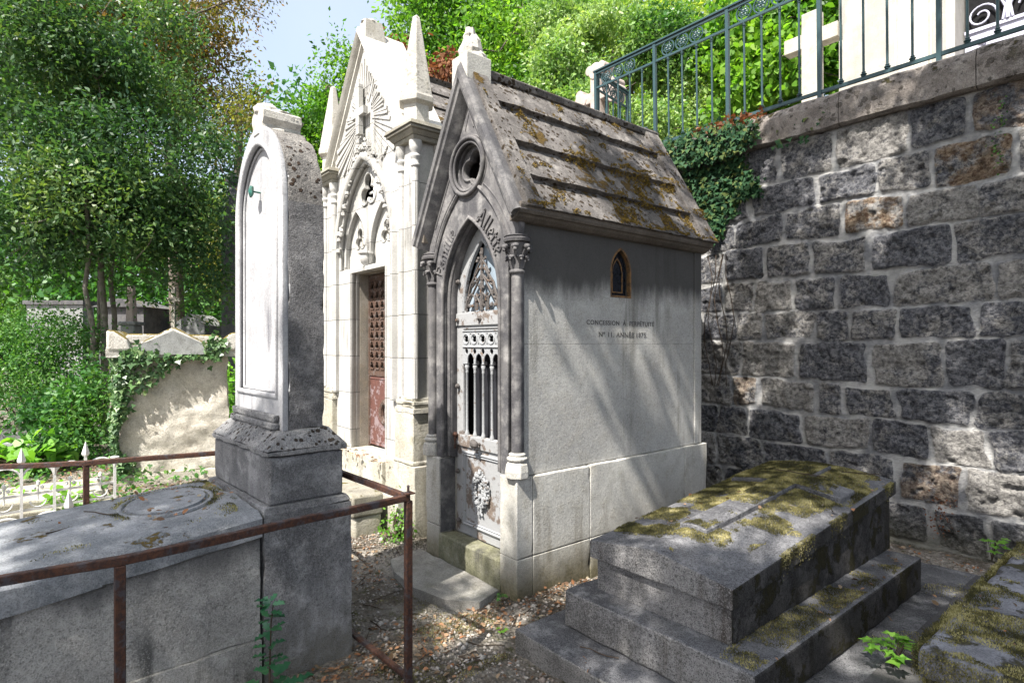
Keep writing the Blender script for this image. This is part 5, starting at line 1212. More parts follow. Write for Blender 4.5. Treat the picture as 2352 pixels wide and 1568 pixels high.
# moss tufts on the slabs
def tufts(name, pts, mat, h=(.004, .011), label=None):
    P = np.array(pts); n = len(P); D = rng.normal(size=(n, 3)) * .55; D[:, 2] = 1; N = rdir(n); L_ = rng.uniform(h[0], h[1], n)
    o = leafmesh(P, D, N, L_, L_ * .45, np.clip(fbm(P[:, 0] * 14, P[:, 1] * 14, o=5, seed=80) * 2.6 - .95 + rng.normal(size=n) * .2, 0, 1), name, mat, kind='blade'); tag(o, kind='stuff'); return o
def spread(n, x0, x1, y0, y1, zf, thr, sc, seed, edge=None):
    x = rng.uniform(x0, x1, n); y = rng.uniform(y0, y1, n); m = fbm(x * sc, y * sc, o=5, seed=seed)
    t = thr(x, y) if callable(thr) else thr
    k = m > t + np.abs(rng.normal(size=n)) * .035; x, y, m = x[k], y[k], (m - t)[k]
    z = np.array([zf(a, b_) for a, b_ in zip(x, y)]) + np.clip(m, 0, .10) * .10
    return list(zip(x, y, z - .003))
def cross_h(x, y):
    h = crown(x, y)
    if (-1.80 < x < -1.64 and 2.62 < y < 4.10) or (-2.06 < x < -1.38 and 3.58 < y < 3.78): h += .03
    return h
def thr2(x, y):  # thick at the head, patches on the left half, bare foot
    t = .455 - .24 * np.clip((y - 3.3) / .7, 0, 1) - .12 * (x < -1.8) * (y > 2.45) + .35 * np.clip((2.66 - y) / .3, 0, 1) + .12 * (x > -1.42)
    t -= .10 * ((y > 2.9) & (y < 3.5) & (x > -1.62) & (x < -1.4)); t += .2 * ((x > -1.56) & (x < -1.38) & (y > 3.56) & (y < 3.8)); return t
pts = spread(150000, -2.12, -1.33, 2.35, 4.2, cross_h, thr2, 6, 90)
pts += spread(16000, -1.33, -1.17, 2.2, 4.1, lambda x, y: .302, lambda x, y: .52 + .0 * x - .12 * np.exp(-((y - 2.85) / .3) ** 2), 5, 91)
pts += spread(120000, -.67, .6, 2.37, 4.05, lambda x, y: .55, .41, 6, 92)
for k in range(22000):
    y = U(2.37, 4.05); z = .55 - abs(random.gauss(0, .10)); 
    if z > .02 and float(vnoise(y * 8, z * 8, seed=14)) > .35: pts.append((-.668 - R() * .02 if z > .445 else -.65, y, z))
for k in range(16000):
    x = U(-.66, .6); z = .55 - abs(random.gauss(0, .12))
    if z > .02 and float(vnoise(x * 8, z * 8, seed=15)) > .4: pts.append((x, 2.368 - R() * .02 if z > .445 else 2.398, z))
pts += spread(14000, -1.15, -.76, 1.98, 4.6, lambda x, y: .12, .60, 5, 93)
for k in range(16000):   # moss hanging on the slab edge and steps
    y = U(2.7, 4.2); 
    if float(vnoise(y * 9, 3.3, seed=4)) > .42: pts.append((-1.307 - R() * .02, y, zs_(y, .56, .73) - abs(random.gauss(0, .035)) + .004))
tufts('moss', pts, 'moss_tufts')
pts = spread(16000, -2.9, -2.3, 1.2, 2.2, lambda x, y: float(gh(x, y)), .58, 4, 94) + spread(14000, -4.2, -2.4, 1.35, 2.3, lambda x, y: float(gh(x, y)), .58, 4, 95)
for k in range(5200):
    a_ = U(0, 2 * pi)
    if float(vnoise(a_ * 2.2 + 5, .5, seed=21)) < .45: continue
    q_ = Vector((-.52 + .265 * cos(a_) + random.gauss(0, .018), -.30 + .215 * sin(a_) + random.gauss(0, .015), 0)); w_ = Matrix.Translation((-2.897, .857, 0)) @ Matrix.Rotation(SR, 4, 'Z') @ q_
    pts.append((w_.x, w_.y, ztop(q_.y) + .008 + R() * .012))
for k in range(5200):
    q_ = Vector((U(-.9, -.05), -.03 - abs(random.gauss(0, .05)), 0)); 
    if float(vnoise(q_.x * 9, q_.y * 9, seed=22)) < .5: continue
    w_ = Matrix.Translation((-2.897, .857, 0)) @ Matrix.Rotation(SR, 4, 'Z') @ q_; pts.append((w_.x, w_.y, ztop(q_.y) + .006))
pts += spread(9000, -3.82, -2.95, -.4, .84, lambda x, y: .80 + .078 * (y - .85) + .01, .66, 7, 96)
tufts('ground_moss', pts, 'moss_tufts')
# moss cushions on the mausoleum roof
pts = []
for k in range(60000):
    s = R(); y = U(2.36, 4.43); 
    m = float(vnoise(s * 9, y * 6, seed=7)) * .6 + float(vnoise(s * 30, y * 30, seed=8)) * .4
    e_ = min([abs(s - r_) for r_ in (.0, .22, .46, .75)]); t = .77 - .18 * max(0, 1 - e_ / .05) - .10 * (1 - s) - (.12 if y > 3.2 and s < .5 else 0) - .06 * max(0, (s - .8) / .2)
    if m > t:
        j = max(i for i in range(4) if s >= ribs[i]); f_ = (s - ribs[j]) / (ribs[j + 1] - ribs[j]); off = .028 - .032 * f_
        if y < 2.475 or y > 4.25: off = .03
        p = Vector((.62, 0)) + un * s * ul + nn_ * (off + (m - t) * .12)
        pts.append((XC + p.x, y, 2.435 + p.y))
P = np.array(pts); n = len(P); D = rng.normal(size=(n, 3)) * .6 + np.array([.87, 0, .5]); L_ = rng.uniform(.008, .018, n)
tag(leafmesh(P, D, rdir(n), L_, L_ * .6, rng.random(n) * .8 + .1, 'roof_moss', 'roof_moss', kind='blade'), kind='stuff')
# ================================================================== vegetation
def leaf_cloud(cl, per, spread_, size, up=.3, outward=.5, ctr=None):
    """cl cluster centres (n,3), per leaves each"""
    n = len(cl); P = np.repeat(cl, per, 0) + rng.normal(size=(n * per, 3)) * spread_
    D = rdir(n * per) + (P - np.repeat(cl, per, 0)) / spread_ * outward; D[:, 2] -= .25
    N = rdir(n * per) * .8; N[:, 2] += up
    L_ = rng.uniform(.55, 1.35, n * per) * size
    return P, D, N, L_
def crown_pts(blobs, n, hollow=.35, thr=.47, freq=1.1, seed=0):
    """cluster centres in a union of ellipsoids, more near the skin, broken up by noise"""
    out = []; vol = np.array([b_[3] * b_[4] * b_[5] for b_ in blobs]); vol = vol / vol.sum()
    for b_, w_ in zip(blobs, vol):
        k = int(n * w_ * 2.4); d = rdir(k); r = hollow + (1 - hollow) * rng.random(k) ** .6
        p = np.array(b_[:3]) + d * r[:, None] * np.array(b_[3:6])
        m = fbm(p[:, 0] * freq, p[:, 1] * freq, p[:, 2] * freq, 3, seed) > thr; out.append(p[m])
    p = np.concatenate(out); rng.shuffle(p); return p[:n]
def limb(mb, p, q, r0, r1, bend=.12, n=6):
    p = Vector(p); q = Vector(q); L_ = (q - p).length; o = Vector((U(-1, 1), U(-1, 1), U(-.3, .3))) * L_ * bend
    pts = [p.lerp(q, t) + o * sin(pi * t) + Vector((U(-1, 1), U(-1, 1), 0)) * L_ * .012 for t in [i / n for i in range(n + 1)]]
    mb.tube(pts, [r0 + (r1 - r0) * i / n for i in range(n + 1)], 7); return pts
def tree(name, label, base, trunks, blobs, ncl, per, spr, size, mat, bark='bark', asp=.5, thr=.45, seed=0, group=None, kind='oval', up=.3, freq=1.1, hollow=.35, tintf=None):
    t = thing(name, label, 'tree', base, 0, group); mb = MB()
    cents = [Vector(b_[:3]) for b_ in blobs]
    for (a, b_, r) in trunks:
        pts = limb(mb, a, b_, r, r * .55, .04, 8); top = pts[-1]
        for c in random.sample(cents, min(len(cents), 4)):
            q = limb(mb, pts[random.randint(5, 8)], top.lerp(c, .85), r * .4, r * .1, .1)
            for k in range(3): limb(mb, q[3 + k % 3], Vector(q[-1]) + Vector((U(-1, 1), U(-1, 1), U(-.4, .8))) * size * 9, r * .12, r * .04)
    cl = crown_pts(blobs, ncl, hollow, thr, freq, seed)
    nodes = [Vector(v) for v in mb.v[::23]]
    for c in cl[:110]:
        c = Vector(tuple(c)); q = min(nodes, key=lambda v: (v - c).length + max(0, v.z - c.z) * 2); pp = limb(mb, q, c, max(.006, spr * .10), spr * .02, .08, 5); nodes += pp[2:5]
    mb.build('trunk', bark, t, smooth=True); P, D, N, L_ = leaf_cloud(cl, per, spr, size, up)
    ti = np.clip(np.repeat(fbm(cl[:, 0] * .8, cl[:, 1] * .8, cl[:, 2] * .8, 3, seed + 9), per) * 1.5 - .25 + rng.normal(size=len(P)) * .17, 0, 1)
    leafmesh(P, D, N, L_, L_ * asp, ti, 'crown', mat, t, kind=kind)
    if group: t['group'] = group
    return t
def blob(px, py, t, rx, ry, rz=None): p = at(px, py, t); return (p.x, p.y, p.z, rx, rx if rz is None else rz, ry)

# --- dark holly-leaved trees on the left
A = dict(kind='rhomb')
g0 = 'dark glossy broadleaved trees behind the left tombs'
def gt_(px, t, z=.3): p = at(px, 800, t); return (p.x, p.y, z)
b = gt_(235, 9.5)
tree('evergreen_tree', 'big dark glossy evergreen tree with several slim pale trunks left of the headstone', b,
     [(gt_(238, 9.5), at(232, 300, 9.6), .062), (gt_(203, 9.3), at(185, 330, 9.2), .045), (gt_(266, 10.2), at(290, 350, 10.2), .05), (gt_(218, 9.9), at(225, 380, 10), .035)],
     [blob(120, 200, 9.5, 1.6, 1.7), blob(330, 330, 9.6, 1.45, 1.5), blob(60, 400, 9, 1.5, 1.1), blob(250, 480, 9.2, 1.6, .85), blob(430, 520, 9.8, 1.0, .95), blob(230, 60, 9.8, 1.6, 1.3), blob(440, 640, 10, .7, .55), blob(30, 560, 9.3, 1.2, .55), blob(110, 640, 9.6, .6, .35), blob(330, 650, 9.9, .55, .35), blob(500, 690, 10.2, .45, .45), blob(420, 720, 10.4, .35, .2), blob(20, 650, 9.3, .5, .3)],
     3900, 20, .12, .088, 'holly_leaves', 'bark_pale', .45, .475, 1, **A)
tree('brown_tree', 'tall tree with browning leaves rising behind the dark evergreen', gt_(420, 15, .6),
     [(gt_(420, 15), at(430, 60, 15), .2)],
     [blob(300, 60, 14, 2.2, 1.8), blob(420, 160, 14.5, 1.6, 1.4), blob(480, 80, 14.5, .8, .9), blob(180, -60, 14, 2.6, 1.6), blob(470, 260, 15, 1.1, 1.0)],
     1500, 22, .24, .12, 'brown_leaves', 'bark', .5, .46, 2, **A)
tree('yellow_tree', 'thin yellow green tree with visible branches just left of the headstone top', gt_(560, 14, .6),
     [(gt_(548, 14), at(545, 240, 14), .13)],
     [blob(545, 340, 14, .8, 1.2), blob(570, 230, 15, .5, .7), blob(520, 440, 14, .9, 1.0), blob(545, 560, 14.5, .9, 1.2)],
     620, 18, .22, .085, 'yellow_leaves', 'bark', .5, .52, 3, **A)
tree('brown_tree', 'thin overhanging spray of brown green leaves against the sky', at(480, -30, 12),
     [(at(380, 60, 12), at(560, -10, 12), .03)], [blob(500, 0, 12, .9, .35), blob(590, 20, 12, .45, .22), blob(600, -10, 12, .4, .2)], 110, 16, .11, .07, 'brown_leaves', 'bark', .45, .4, 4, **A)
# --- bright trees on the terrace, behind the chapels
g1 = 'bright green trees beyond the terrace'
tree('chestnut_tree', 'bright green tree between the open sky and the white chapel gable', gt_(760, 16, 3.6),
     [(gt_(740, 16, 3), at(760, 200, 16), .2)],
     [blob(725, 300, 15.5, .75, 1.2), blob(790, 210, 16, .75, 1.5), blob(680, 380, 15.5, .6, .9), blob(760, 420, 16, 1.4, 1.2), blob(850, 300, 16, 1.2, 1.5), blob(620, 500, 16, .7, .8)],
     1500, 22, .21, .13, 'green_leaves', 'bark', .5, .42, 5, **A)
tree('chestnut_tree', 'tall bright green tree behind the two chapel roofs', gt_(1050, 15, 3.6),
     [(gt_(1042, 15, 3), at(1042, -60, 15), .17)],
     [blob(975, 60, 15, 1.0, 1.2), blob(1080, 20, 15.5, 1.7, 1.6), blob(1150, 120, 14.5, 1.4, 1.3), blob(1010, 190, 15, 1.5, 1.2), blob(1240, 60, 15.5, 1.4, 1.6), blob(1190, 250, 14, 1.2, .9), blob(960, -60, 15, .9, 1.0), blob(905, 190, 15.5, .7, .9)],
     2300, 22, .20, .125, 'green_leaves', 'bark', .5, .42, 6, **A)
tree('lime_tree', 'sunny yellow green tree top filling the upper middle', gt_(1400, 17, 3.6),
     [(gt_(1400, 17, 3), at(1400, 30, 17), .2)],
     [blob(1320, 40, 17, 1.7, 1.6), blob(1450, 0, 17, 2.0, 1.8), blob(1600, 60, 17, 2.2, 1.8), blob(1400, 160, 17, 2.4, 1.3), blob(1600, 240, 17, 2.6, 1.5), blob(1750, 60, 17, 2.4, 2.2)],
     1900, 22, .22, .13, 'lime_leaves', 'bark', .55, .40, 7, **A)
tree('creeper_mass', 'dense tree draped in small leaved creeper behind the railing', gt_(1400, 11, 3.6),
     [(gt_(1440, 11.3, 3), at(1450, 120, 11.3), .13)],
     [blob(1310, 150, 11, .75, .65), blob(1400, 110, 11.3, .85, .75), blob(1520, 110, 11.2, .8, .7), blob(1350, 270, 10.6, .75, .6), blob(1480, 300, 10.8, .8, .45), blob(1590, 180, 11.2, .7, .8), blob(1250, 260, 11, .6, .6), blob(1620, 290, 11, .6, .5), blob(1290, 60, 12, .8, .5)],
     2600, 20, .085, .085, 'creeper_leaves', 'bark', .55, .42, 8, up=.6, hollow=.6, **A)
tree('broad_leaved_tree', 'large leaved green tree behind the plain latin cross', gt_(1800, 10.5, 3.6),
     [(gt_(1760, 11, 3), at(1740, -20, 11), .09)],
     [blob(1720, 120, 10.5, .9, .9), blob(1800, 180, 10, .9, .8), blob(1860, 60, 10, .8, .9), blob(1920, 160, 9.8, .5, .7), blob(1700, 280, 10.5, .8, .5), blob(1950, 40, 10.2, .5, .6)],
     900, 20, .13, .12, 'green_leaves', 'bark', .75, .42, 9, kind='oval')
dl = thing('withered_shrub', 'withered orange brown leafy shrub between the two chapel gables', 'shrub', tuple(at(985, 300, 7.6)))
cl = crown_pts([blob(1000, 200, 8.4, .30, .26), blob(1025, 150, 8.4, .22, .2), blob(960, 165, 8.6, .2, .2), blob(918, 120, 8.6, .22, .22), blob(925, 175, 8.6, .16, .16), blob(1015, 240, 8.2, .2, .12)], 150, .1, .3, 3, 11); P, D, N, L_ = leaf_cloud(cl, 14, .07, .085); D[:, 2] -= .8
leafmesh(P, D, N, L_, L_ * .5, rng.random(len(P)), 'foliage', 'dry_leaves', dl, kind='oval')
mb = MB(); [limb(mb, at(985, 300, 7.6), Vector(tuple(c)), .012, .004) for c in cl[::9]]; mb.build('stem', 'twig', dl)
# --- far wood behind everything, read as one mass
cl = []
for k in range(2600):
    px = U(-150, 640); py = U(450, 800); cl.append(at(px, py, U(22, 30)))
for k in range(1500):
    px = U(560, 2400); py = U(200, 700); cl.append(at(px, py, U(24, 30)))
for k in range(500):
    px = U(-150, 250); py = U(0, 300); cl.append(at(px, py, U(22, 26)))
P, D, N, L_ = leaf_cloud(np.array([tuple(c) for c in cl]), 12, .5, .30)
tag(leafmesh(P, D, N, L_, L_ * .6, np.clip(fbm(P[:, 0] * .3, P[:, 1] * .3, P[:, 2] * .3, 3, 5) * 1.4 - .2, 0, 1), 'far_woodland', 'shrub_leaves', kind='rhomb'), kind='stuff')
# --- shrubs, left
def shrub(name, label, base, blobs, ncl, per, spr, size, mat, asp=.5, kind='oval', thr=.42, seed=20, up=.5):
    t = thing(name, label, 'shrub', base); cl = crown_pts(blobs, ncl, .3, thr, 2.0, seed); P, D, N, L_ = leaf_cloud(cl, per, spr, size, up)
    leafmesh(P, D, N, L_, L_ * asp, np.clip(np.repeat(fbm(cl[:, 0] * 1.5, cl[:, 1] * 1.5, cl[:, 2] * 1.5, 3, seed), per) * 1.5 - .3 + rng.normal(size=len(P)) * .17, 0, 1), 'foliage', mat, t, kind=kind)
    mb = MB(); [limb(mb, base, Vector(tuple(c)), .012, .004) for c in cl[::max(1, len(cl) // 12)]]; mb.build('stem', 'twig', t); return t
shrub('shrub', 'dense bright green bush at the left edge behind the iron railing', gt_(60, 9, .2), [blob(40, 780, 9, 1.1, .5), blob(150, 790, 9.2, .8, .45), blob(20, 880, 8.6, 1.0, .5), blob(130, 880, 8.8, .7, .4), blob(-60, 820, 9, 1, .7)], 1100, 22, .10, .055, 'shrub_leaves', .5, 'rhomb')
shrub('shrub', 'leafy bush leaning on the left side of the crumbling ivy covered tomb', gt_(190, 7.6, .1), [blob(190, 960, 7.6, .32, .42), blob(150, 1010, 7.3, .35, .25), blob(205, 890, 7.8, .25, .3), blob(120, 950, 7.8, .4, .3)], 260, 18, .08, .075, 'shrub_leaves', .5, 'rhomb', .35, 22)
shrub('low_plant', 'broad pale leaved plant above the white iron fence', gt_(50, 6.9, .2), [blob(30, 1045, 6.9, .45, .06), blob(90, 1050, 7, .3, .05), blob(-20, 1040, 6.9, .3, .06)], 34, 7, .08, .14, 'bright_leaves', .9, 'oval', .2, 23, 1.2)
shrub('low_plant', 'pale green leaf patch on the ground below the white iron fence', gt_(170, 5.4, .05), [blob(165, 1150, 5.5, .2, .05), blob(40, 1165, 5.6, .2, .04)], 26, 8, .05, .07, 'bright_leaves', .8, 'oval', .2, 24, 1.2)
shrub('laurel_shrub', 'upright laurel shoots between the ivy covered tomb and the headstone', gt_(533, 9, .1), [blob(534, 900, 8.6, .12, .35), blob(530, 960, 8.4, .14, .2), blob(525, 840, 8.7, .08, .2)], 60, 12, .07, .10, 'bright_leaves', .4, 'rhomb', .1, 25)
shrub('weed_clump', 'small green weeds growing against the white chapel base', (-4.25, 2.30, .05), [(-4.26, 2.33, .2, .09, .06, .14), (-4.15, 2.28, .1, .12, .06, .08), (-4.3, 2.22, .08, .1, .05, .05)], 30, 12, .035, .03, 'bright_leaves', .6, 'oval', .1, 26)
# ground cover to the left
n = 9000; x = rng.uniform(-12, -6.8, n); y = rng.uniform(-3, 3.5, n); k = fbm(x * 1.5, y * 1.5, seed=100) > .47; x, y = x[k], y[k]; n = len(x)
P = np.stack([x, y, gh(x, y) + rng.uniform(.02, .14, n)], 1); N = rng.normal(size=(n, 3)) * .4; N[:, 2] += 1; L_ = rng.uniform(.03, .07, n)
tag(leafmesh(P, rdir(n), N, L_, L_ * .7, rng.random(n), 'ground_cover', 'shrub_leaves', kind='oval'), kind='stuff')
# --- far walls and monuments through the trunks
def far_box(name, label, cat, px0, px1, py0, py1, t, mat, dep=.5, group=None):
    p = at(px0, py0, t); q = at(px1, py1, t + .01); th_ = thing(name, label, cat, ((p.x + q.x) / 2, (p.y + q.y) / 2, 0), YAW, group)
    Wd = (Vector((q.x, q.y)) - Vector((p.x, p.y))).length
    return th_, Wd, p.z, q.z
th_, Wd, zt, zb_ = far_box('boundary_wall', 'grey garden wall seen through the trunks at far left', 'wall', 60, 190, 690, 860, 15, 'far_wall_stone')
lbuild(MB().box(-Wd / 2, Wd / 2, 0, .4, -.2, zt - .1), 'wall', 'far_wall_stone', th_); lbuild(MB().box(-Wd / 2 - .05, Wd / 2 + .05, -.06, .46, zt - .1, zt), 'coping', 'far_dark_stone', th_)
th_, Wd, zt, zb_ = far_box('tomb_house', 'pale grey tomb wall glimpsed behind the slim trunks', 'tomb', 225, 330, 705, 860, 14, 'far_wall_stone')
lbuild(MB().box(-Wd / 2, Wd / 2, 0, 1.2, -.2, zt), 'wall', 'far_dark_stone', th_); lbuild(MB().prism([(-Wd / 2 - .1, zt), (Wd / 2 + .1, zt), (0, zt + .2)], 'y', -.1, 1.3), 'roof', 'far_dark_stone', th_)
th_, Wd, zt, zb_ = far_box('grave_obelisk', 'narrow stone obelisk monument rising behind the crumbling tomb', 'monument', 282, 322, 640, 900, 11, 'far_wall_stone')
lbuild(MB().box(-.17, .17, -.17, .17, -.1, 1.95, top=(-.13, .13, -.13, .13)), 'pedestal', 'far_wall_stone', th_, bevel=.02); lbuild(MB().box(-.16, .16, -.16, .16, 1.951, 2.02), 'cap', 'far_wall_stone', th_, bevel=.02); lbuild(MB().box(-.07, .07, -.07, .07, 2.021, 2.7, top=(-.05, .05, -.05, .05)), 'shaft', 'pink_stone', th_, bevel=.01)
th_, Wd, zt, zb_ = far_box('white_tomb', 'small white gabled tomb with a cross behind the crumbling tomb', 'tomb', 395, 470, 720, 900, 12.5, 'white_stone')
lbuild(MB().prism([(-.35, -.1), (.35, -.1), (.35, zt - .25), (0, zt), (-.35, zt - .25)], 'y', 0, 1.0), 'body', 'far_wall_stone', th_, bevel=.01); mb = MB(); mb.box(-.25, -.18, -.2, -.13, -.1, zt + .55); mb.box(-.36, -.07, -.2, -.13, zt + .25, zt + .32); lbuild(mb, 'cross', 'cross_stone', th_)
dm = thing('dark_tomb_house', 'dark stone tomb house with domed cap behind the left edge of the headstone', 'mausoleum', tuple(at(560, 800, 11.5).xy) + (0,), YAW)
lbuild(MB().box(-.45, .8, 0, 1.6, -.1, 4.0), 'wall', 'far_dark_stone', dm, bevel=.02); mb = MB().box(-.55, .9, -.1, 1.7, 4.0, 4.15); mb.prism([(-.55, 4.15), (.9, 4.15), (.5, 4.5), (-.2, 4.5)], 'y', -.05, 1.6); mb.lathe([(.16, 4.4), (.10, 4.62), (.06, 4.7), (.12, 4.8), (.13, 4.9), (.05, 5.0), (0, 5.02)], (-.28, .1, 0), 12); lbuild(mb, 'roof', 'far_dark_stone', dm)
# old slabs behind the iron fence
os_ = thing('sunken_slab', 'low grey grave slab behind the white iron fence at far left', 'tomb', tuple(at(30, 1020, 8).xy) + (0,), YAW)
lbuild(MB().box(-1.2, .5, 0, .8, 0, .38), 'slab', 'far_dark_stone', os_, bevel=.02); lbuild(MB().box(-1.3, .6, -.15, 0, 0, .28), 'kerb', 'far_wall_stone', os_, bevel=.02)
# --- ivy on the retaining wall (hangs over the coping between chapel and railing)
def ivy(name, label, P, D, N, size, mat='ivy_leaves', stems=None, tint=None):
    t = thing(name, label, 'ivy', tuple(P.mean(0))); n = len(P); L_ = rng.uniform(.6, 1.25, n) * size
    leafmesh(P, D, N, L_, L_ * 1.0, rng.random(n) ** 1.6 if tint is None else tint, 'foliage', mat, t, kind='ivy')
    if stems: 
        mb = MB()
        for s_ in stems: mb.tube(s_, .004, 5)
        mb.build('stem', 'twig', t)
    return t
def wallpt(px, py, y=5.36):
    a = (px - CX) / F_; d0 = FW[0] + a * RT[0]; d1 = FW[1] + a * RT[1]; t = y / d1; return (d0 * t, EYE - (py - CY) / F_ * t)
poly = [(1500, 335), (1560, 325), (1640, 300), (1745, 280), (1755, 315), (1700, 350), (1700, 380), (1725, 400), (1745, 440), (1690, 460), (1660, 520), (1625, 560), (1612, 500), (1560, 400), (1520, 380)]
pw_ = [wallpt(*p) for p in poly]
def inpoly(x, z, pg):
    c = False; j = len(pg) - 1
    for i in range(len(pg)):
        if (pg[i][1] > z) != (pg[j][1] > z) and x < (pg[j][0] - pg[i][0]) * (z - pg[i][1]) / (pg[j][1] - pg[i][1]) + pg[i][0]: c = not c
        j = i
    return c
P = []
xs0, xs1 = min(p[0] for p in pw_), max(p[0] for p in pw_); z0_, z1_ = min(p[1] for p in pw_), max(p[1] for p in pw_)
while len(P) < 2500:
    x, z = U(xs0, xs1), U(z0_, z1_)
    if inpoly(x + random.gauss(0, .03), z + random.gauss(0, .03), pw_): P.append((x, 5.345 - abs(random.gauss(0, .03)) - (.02 if z > 3.4 else 0) + (.09 if z < 3.45 else 0), z))
for k in range(160): P.append((U(-3.95, -3.0), U(5.32, 5.5), 3.80 + U(-.05, .08)))
for (a, b_, m) in (((1690, 460), (1745, 410), 40), ((1650, 500), (1632, 560), 60), ((1690, 420), (1700, 440), 20), ((1760, 300), (1900, 255), 10), ((1850, 305), (1852, 325), 7), ((1780, 330), (1800, 320), 10)):
    for k in range(m):
        t = R(); x, z = wallpt(a[0] + (b_[0] - a[0]) * t, a[1] + (b_[1] - a[1]) * t); P.append((x + random.gauss(0, .03), 5.38 - R() * .03, z + random.gauss(0, .03)))
P = np.array(P); n = len(P); D = rng.normal(size=(n, 3)) * .5; D[:, 2] -= 1; D[:, 1] -= .2; N = rng.normal(size=(n, 3)) * .35; N[:, 1] -= 1; N[:, 2] += .5
ivy('ivy', 'dark green ivy hanging over the wall coping behind the mossy roof', P, D, N, .046)
n = 140; P = np.stack([rng.uniform(-3.5, -2.75, n), rng.uniform(5.3, 5.42, n), 3.78 + rng.uniform(-.03, .07, n)], 1)
tag(leafmesh(P, rdir(n), rdir(n), rng.uniform(.03, .06, n), rng.uniform(.02, .05, n), rng.random(n), 'dry_ivy', 'dry_leaves', kind='ivy'), 'reddish withered ivy leaves lying on the wall coping', 'dead leaves', kind='stuff')
# ivy on the crumbling tomb: left corner and under the pediment
P = []; Nn = []
for k in range(950):
    z = U(.15, 1.62); wd = .02 + .22 * max(0, (z - .9) / .6) + .10 * max(0, (.6 - z) / .6) + .05 * sin(z * 9)
    y = -.56 + abs(random.gauss(0, 1)) * wd * .8
    P.append((.03 + R() * .06, y, z)); Nn.append((1, -.2, .5))
for k in range(150): t = R()**1.4; P.append((.05 + R() * .06, -.42 + t * .55 + random.gauss(0, .04), 1.12 + t * .36 + random.gauss(0, .07 * (1.2 - t)))); Nn.append((1, -.1, .5))
for k in range(200): y = -.5 + abs(random.gauss(0, .22)); P.append((.08 + R() * .07, y, 1.50 - .1 * R() + U(-.04, .06))); Nn.append((1, 0, .5))
for k in range(130): P.append((.10 + R() * .05, .42 + random.gauss(0, .06), 1.56 + random.gauss(0, .07))); Nn.append((1, 0, .5))
for k in range(70): P.append((.09 + R() * .03, U(-.1, .45), 1.46 + random.gauss(0, .015))); Nn.append((1, 0, .5))
for k in range(260): P.append((U(-.2, .02), -.58 - R() * .05, U(.1, 1.6))); Nn.append((.3, -1, .5))
P = np.array(P); P = np.array([tuple(Mo @ Vector(p)) for p in P]); Nn = np.array([tuple(Mo.to_3x3() @ Vector(p)) for p in Nn]) + rng.normal(size=(len(P), 3)) * .4
D = rng.normal(size=(len(P), 3)) * .5; D[:, 2] -= .8
ivy('ivy', 'sunlit ivy climbing the left corner of the crumbling rendered tomb', P, D, Nn, .055, 'pale_ivy_leaves')
# thin dry vine beside the mausoleum back corner
vs = thing('dry_vine', 'thin dry vine hanging down the wall beside the mausoleum back corner', 'vine', (-3.3, 5.35, 1.5))
mb = MB()
for k in range(5):
    x = -3.34 + k * .06; pts_ = [(x + .05 * sin(i * 1.3 + k), 5.36 - .02 * (k % 2), 2.5 - i * .22) for i in range(7)]; mb.tube(pts_, .004, 5)
mb.build('stem', 'twig', vs)
rp_ = thing('red_creeper', 'small reddish creeper sprig on the lower wall right of the granite tomb', 'creeper', tuple([wallpt(2165, 1190, 5.4)[0], 5.4, .3]))
P = []
for k in range(90): x, z = wallpt(2160 + random.gauss(0, 16), 1180 + random.gauss(0, 26), 5.39); P.append((x, 5.39 - R() * .03, z))
P = np.array(P); leafmesh(P, rdir(len(P)), rdir(len(P)), rng.uniform(.012, .03, len(P)), rng.uniform(.008, .016, len(P)), rng.random(len(P)) * .5, 'foliage', 'dry_leaves', rp_, kind='oval')
sg = thing('creeper_sprig', 'sparse green sprigs growing on the upper wall near the right edge', 'creeper', tuple([wallpt(2290, 320, 5.4)[0], 5.4, 3.0]))
P = []
for (cx_, cy_, m) in ((2295, 290, 22), (2288, 345, 18), (2300, 240, 12), (2290, 370, 8)):
    for k in range(m): x, z = wallpt(cx_ + random.gauss(0, 10), cy_ + random.gauss(0, 14), 5.39); P.append((x, 5.39 - R() * .03, z))
P = np.array(P); leafmesh(P, rdir(len(P)), rdir(len(P)), rng.uniform(.012, .028, len(P)), rng.uniform(.01, .018, len(P)), rng.random(len(P)), 'foliage', 'shrub_leaves', sg, kind='oval')
# --- holly sapling and small seedlings in the foreground
hs = thing('holly_sapling', 'young holly sapling with glossy spiny leaves in front of the headstone base', 'sapling', (-2.62, .78, 0))
mb = MB(); bx, by = -2.62, .80
stem = [(bx, by, -.02), (bx + .01, by - .005, .12), (bx, by, .26), (bx + .015, by, .40), (bx + .01, by + .01, .47)]; mb.tube(stem, [.006, .005, .004, .003, .002], 6)
P, D, N = [], [], []
for z, m, l in ((.03, 10, .085), (.07, 10, .09), (.11, 9, .085), (.14, 5, .08), (.21, 4, .06), (.25, 4, .06), (.30, 4, .05), (.36, 4, .045), (.41, 4, .04), (.45, 4, .035), (.475, 4, .03)):
    for k in range(m):
        a = 2 * pi * k / m + U(0, 1) + z * 20; r_ = U(.01, .09 if z < .15 else .015)
        P.append((bx + r_ * cos(a), by + r_ * sin(a), z + U(-.015, .015))); D.append((cos(a), sin(a), U(-.1, .5))); N.append((-.3 * cos(a) + U(-.3, .3), -.3 * sin(a) + U(-.5, .1), 1)); 
Ls = np.array([U(.07, .10) if p[2] < .18 else U(.05, .07) for p in P])
leafmesh(np.array(P), np.array(D), np.array(N), Ls, Ls * .62, np.array([U(.35, .85) for p in P]), 'foliage', 'sapling_leaves', hs, kind='holly'); mb.build('stem', 'twig', hs)
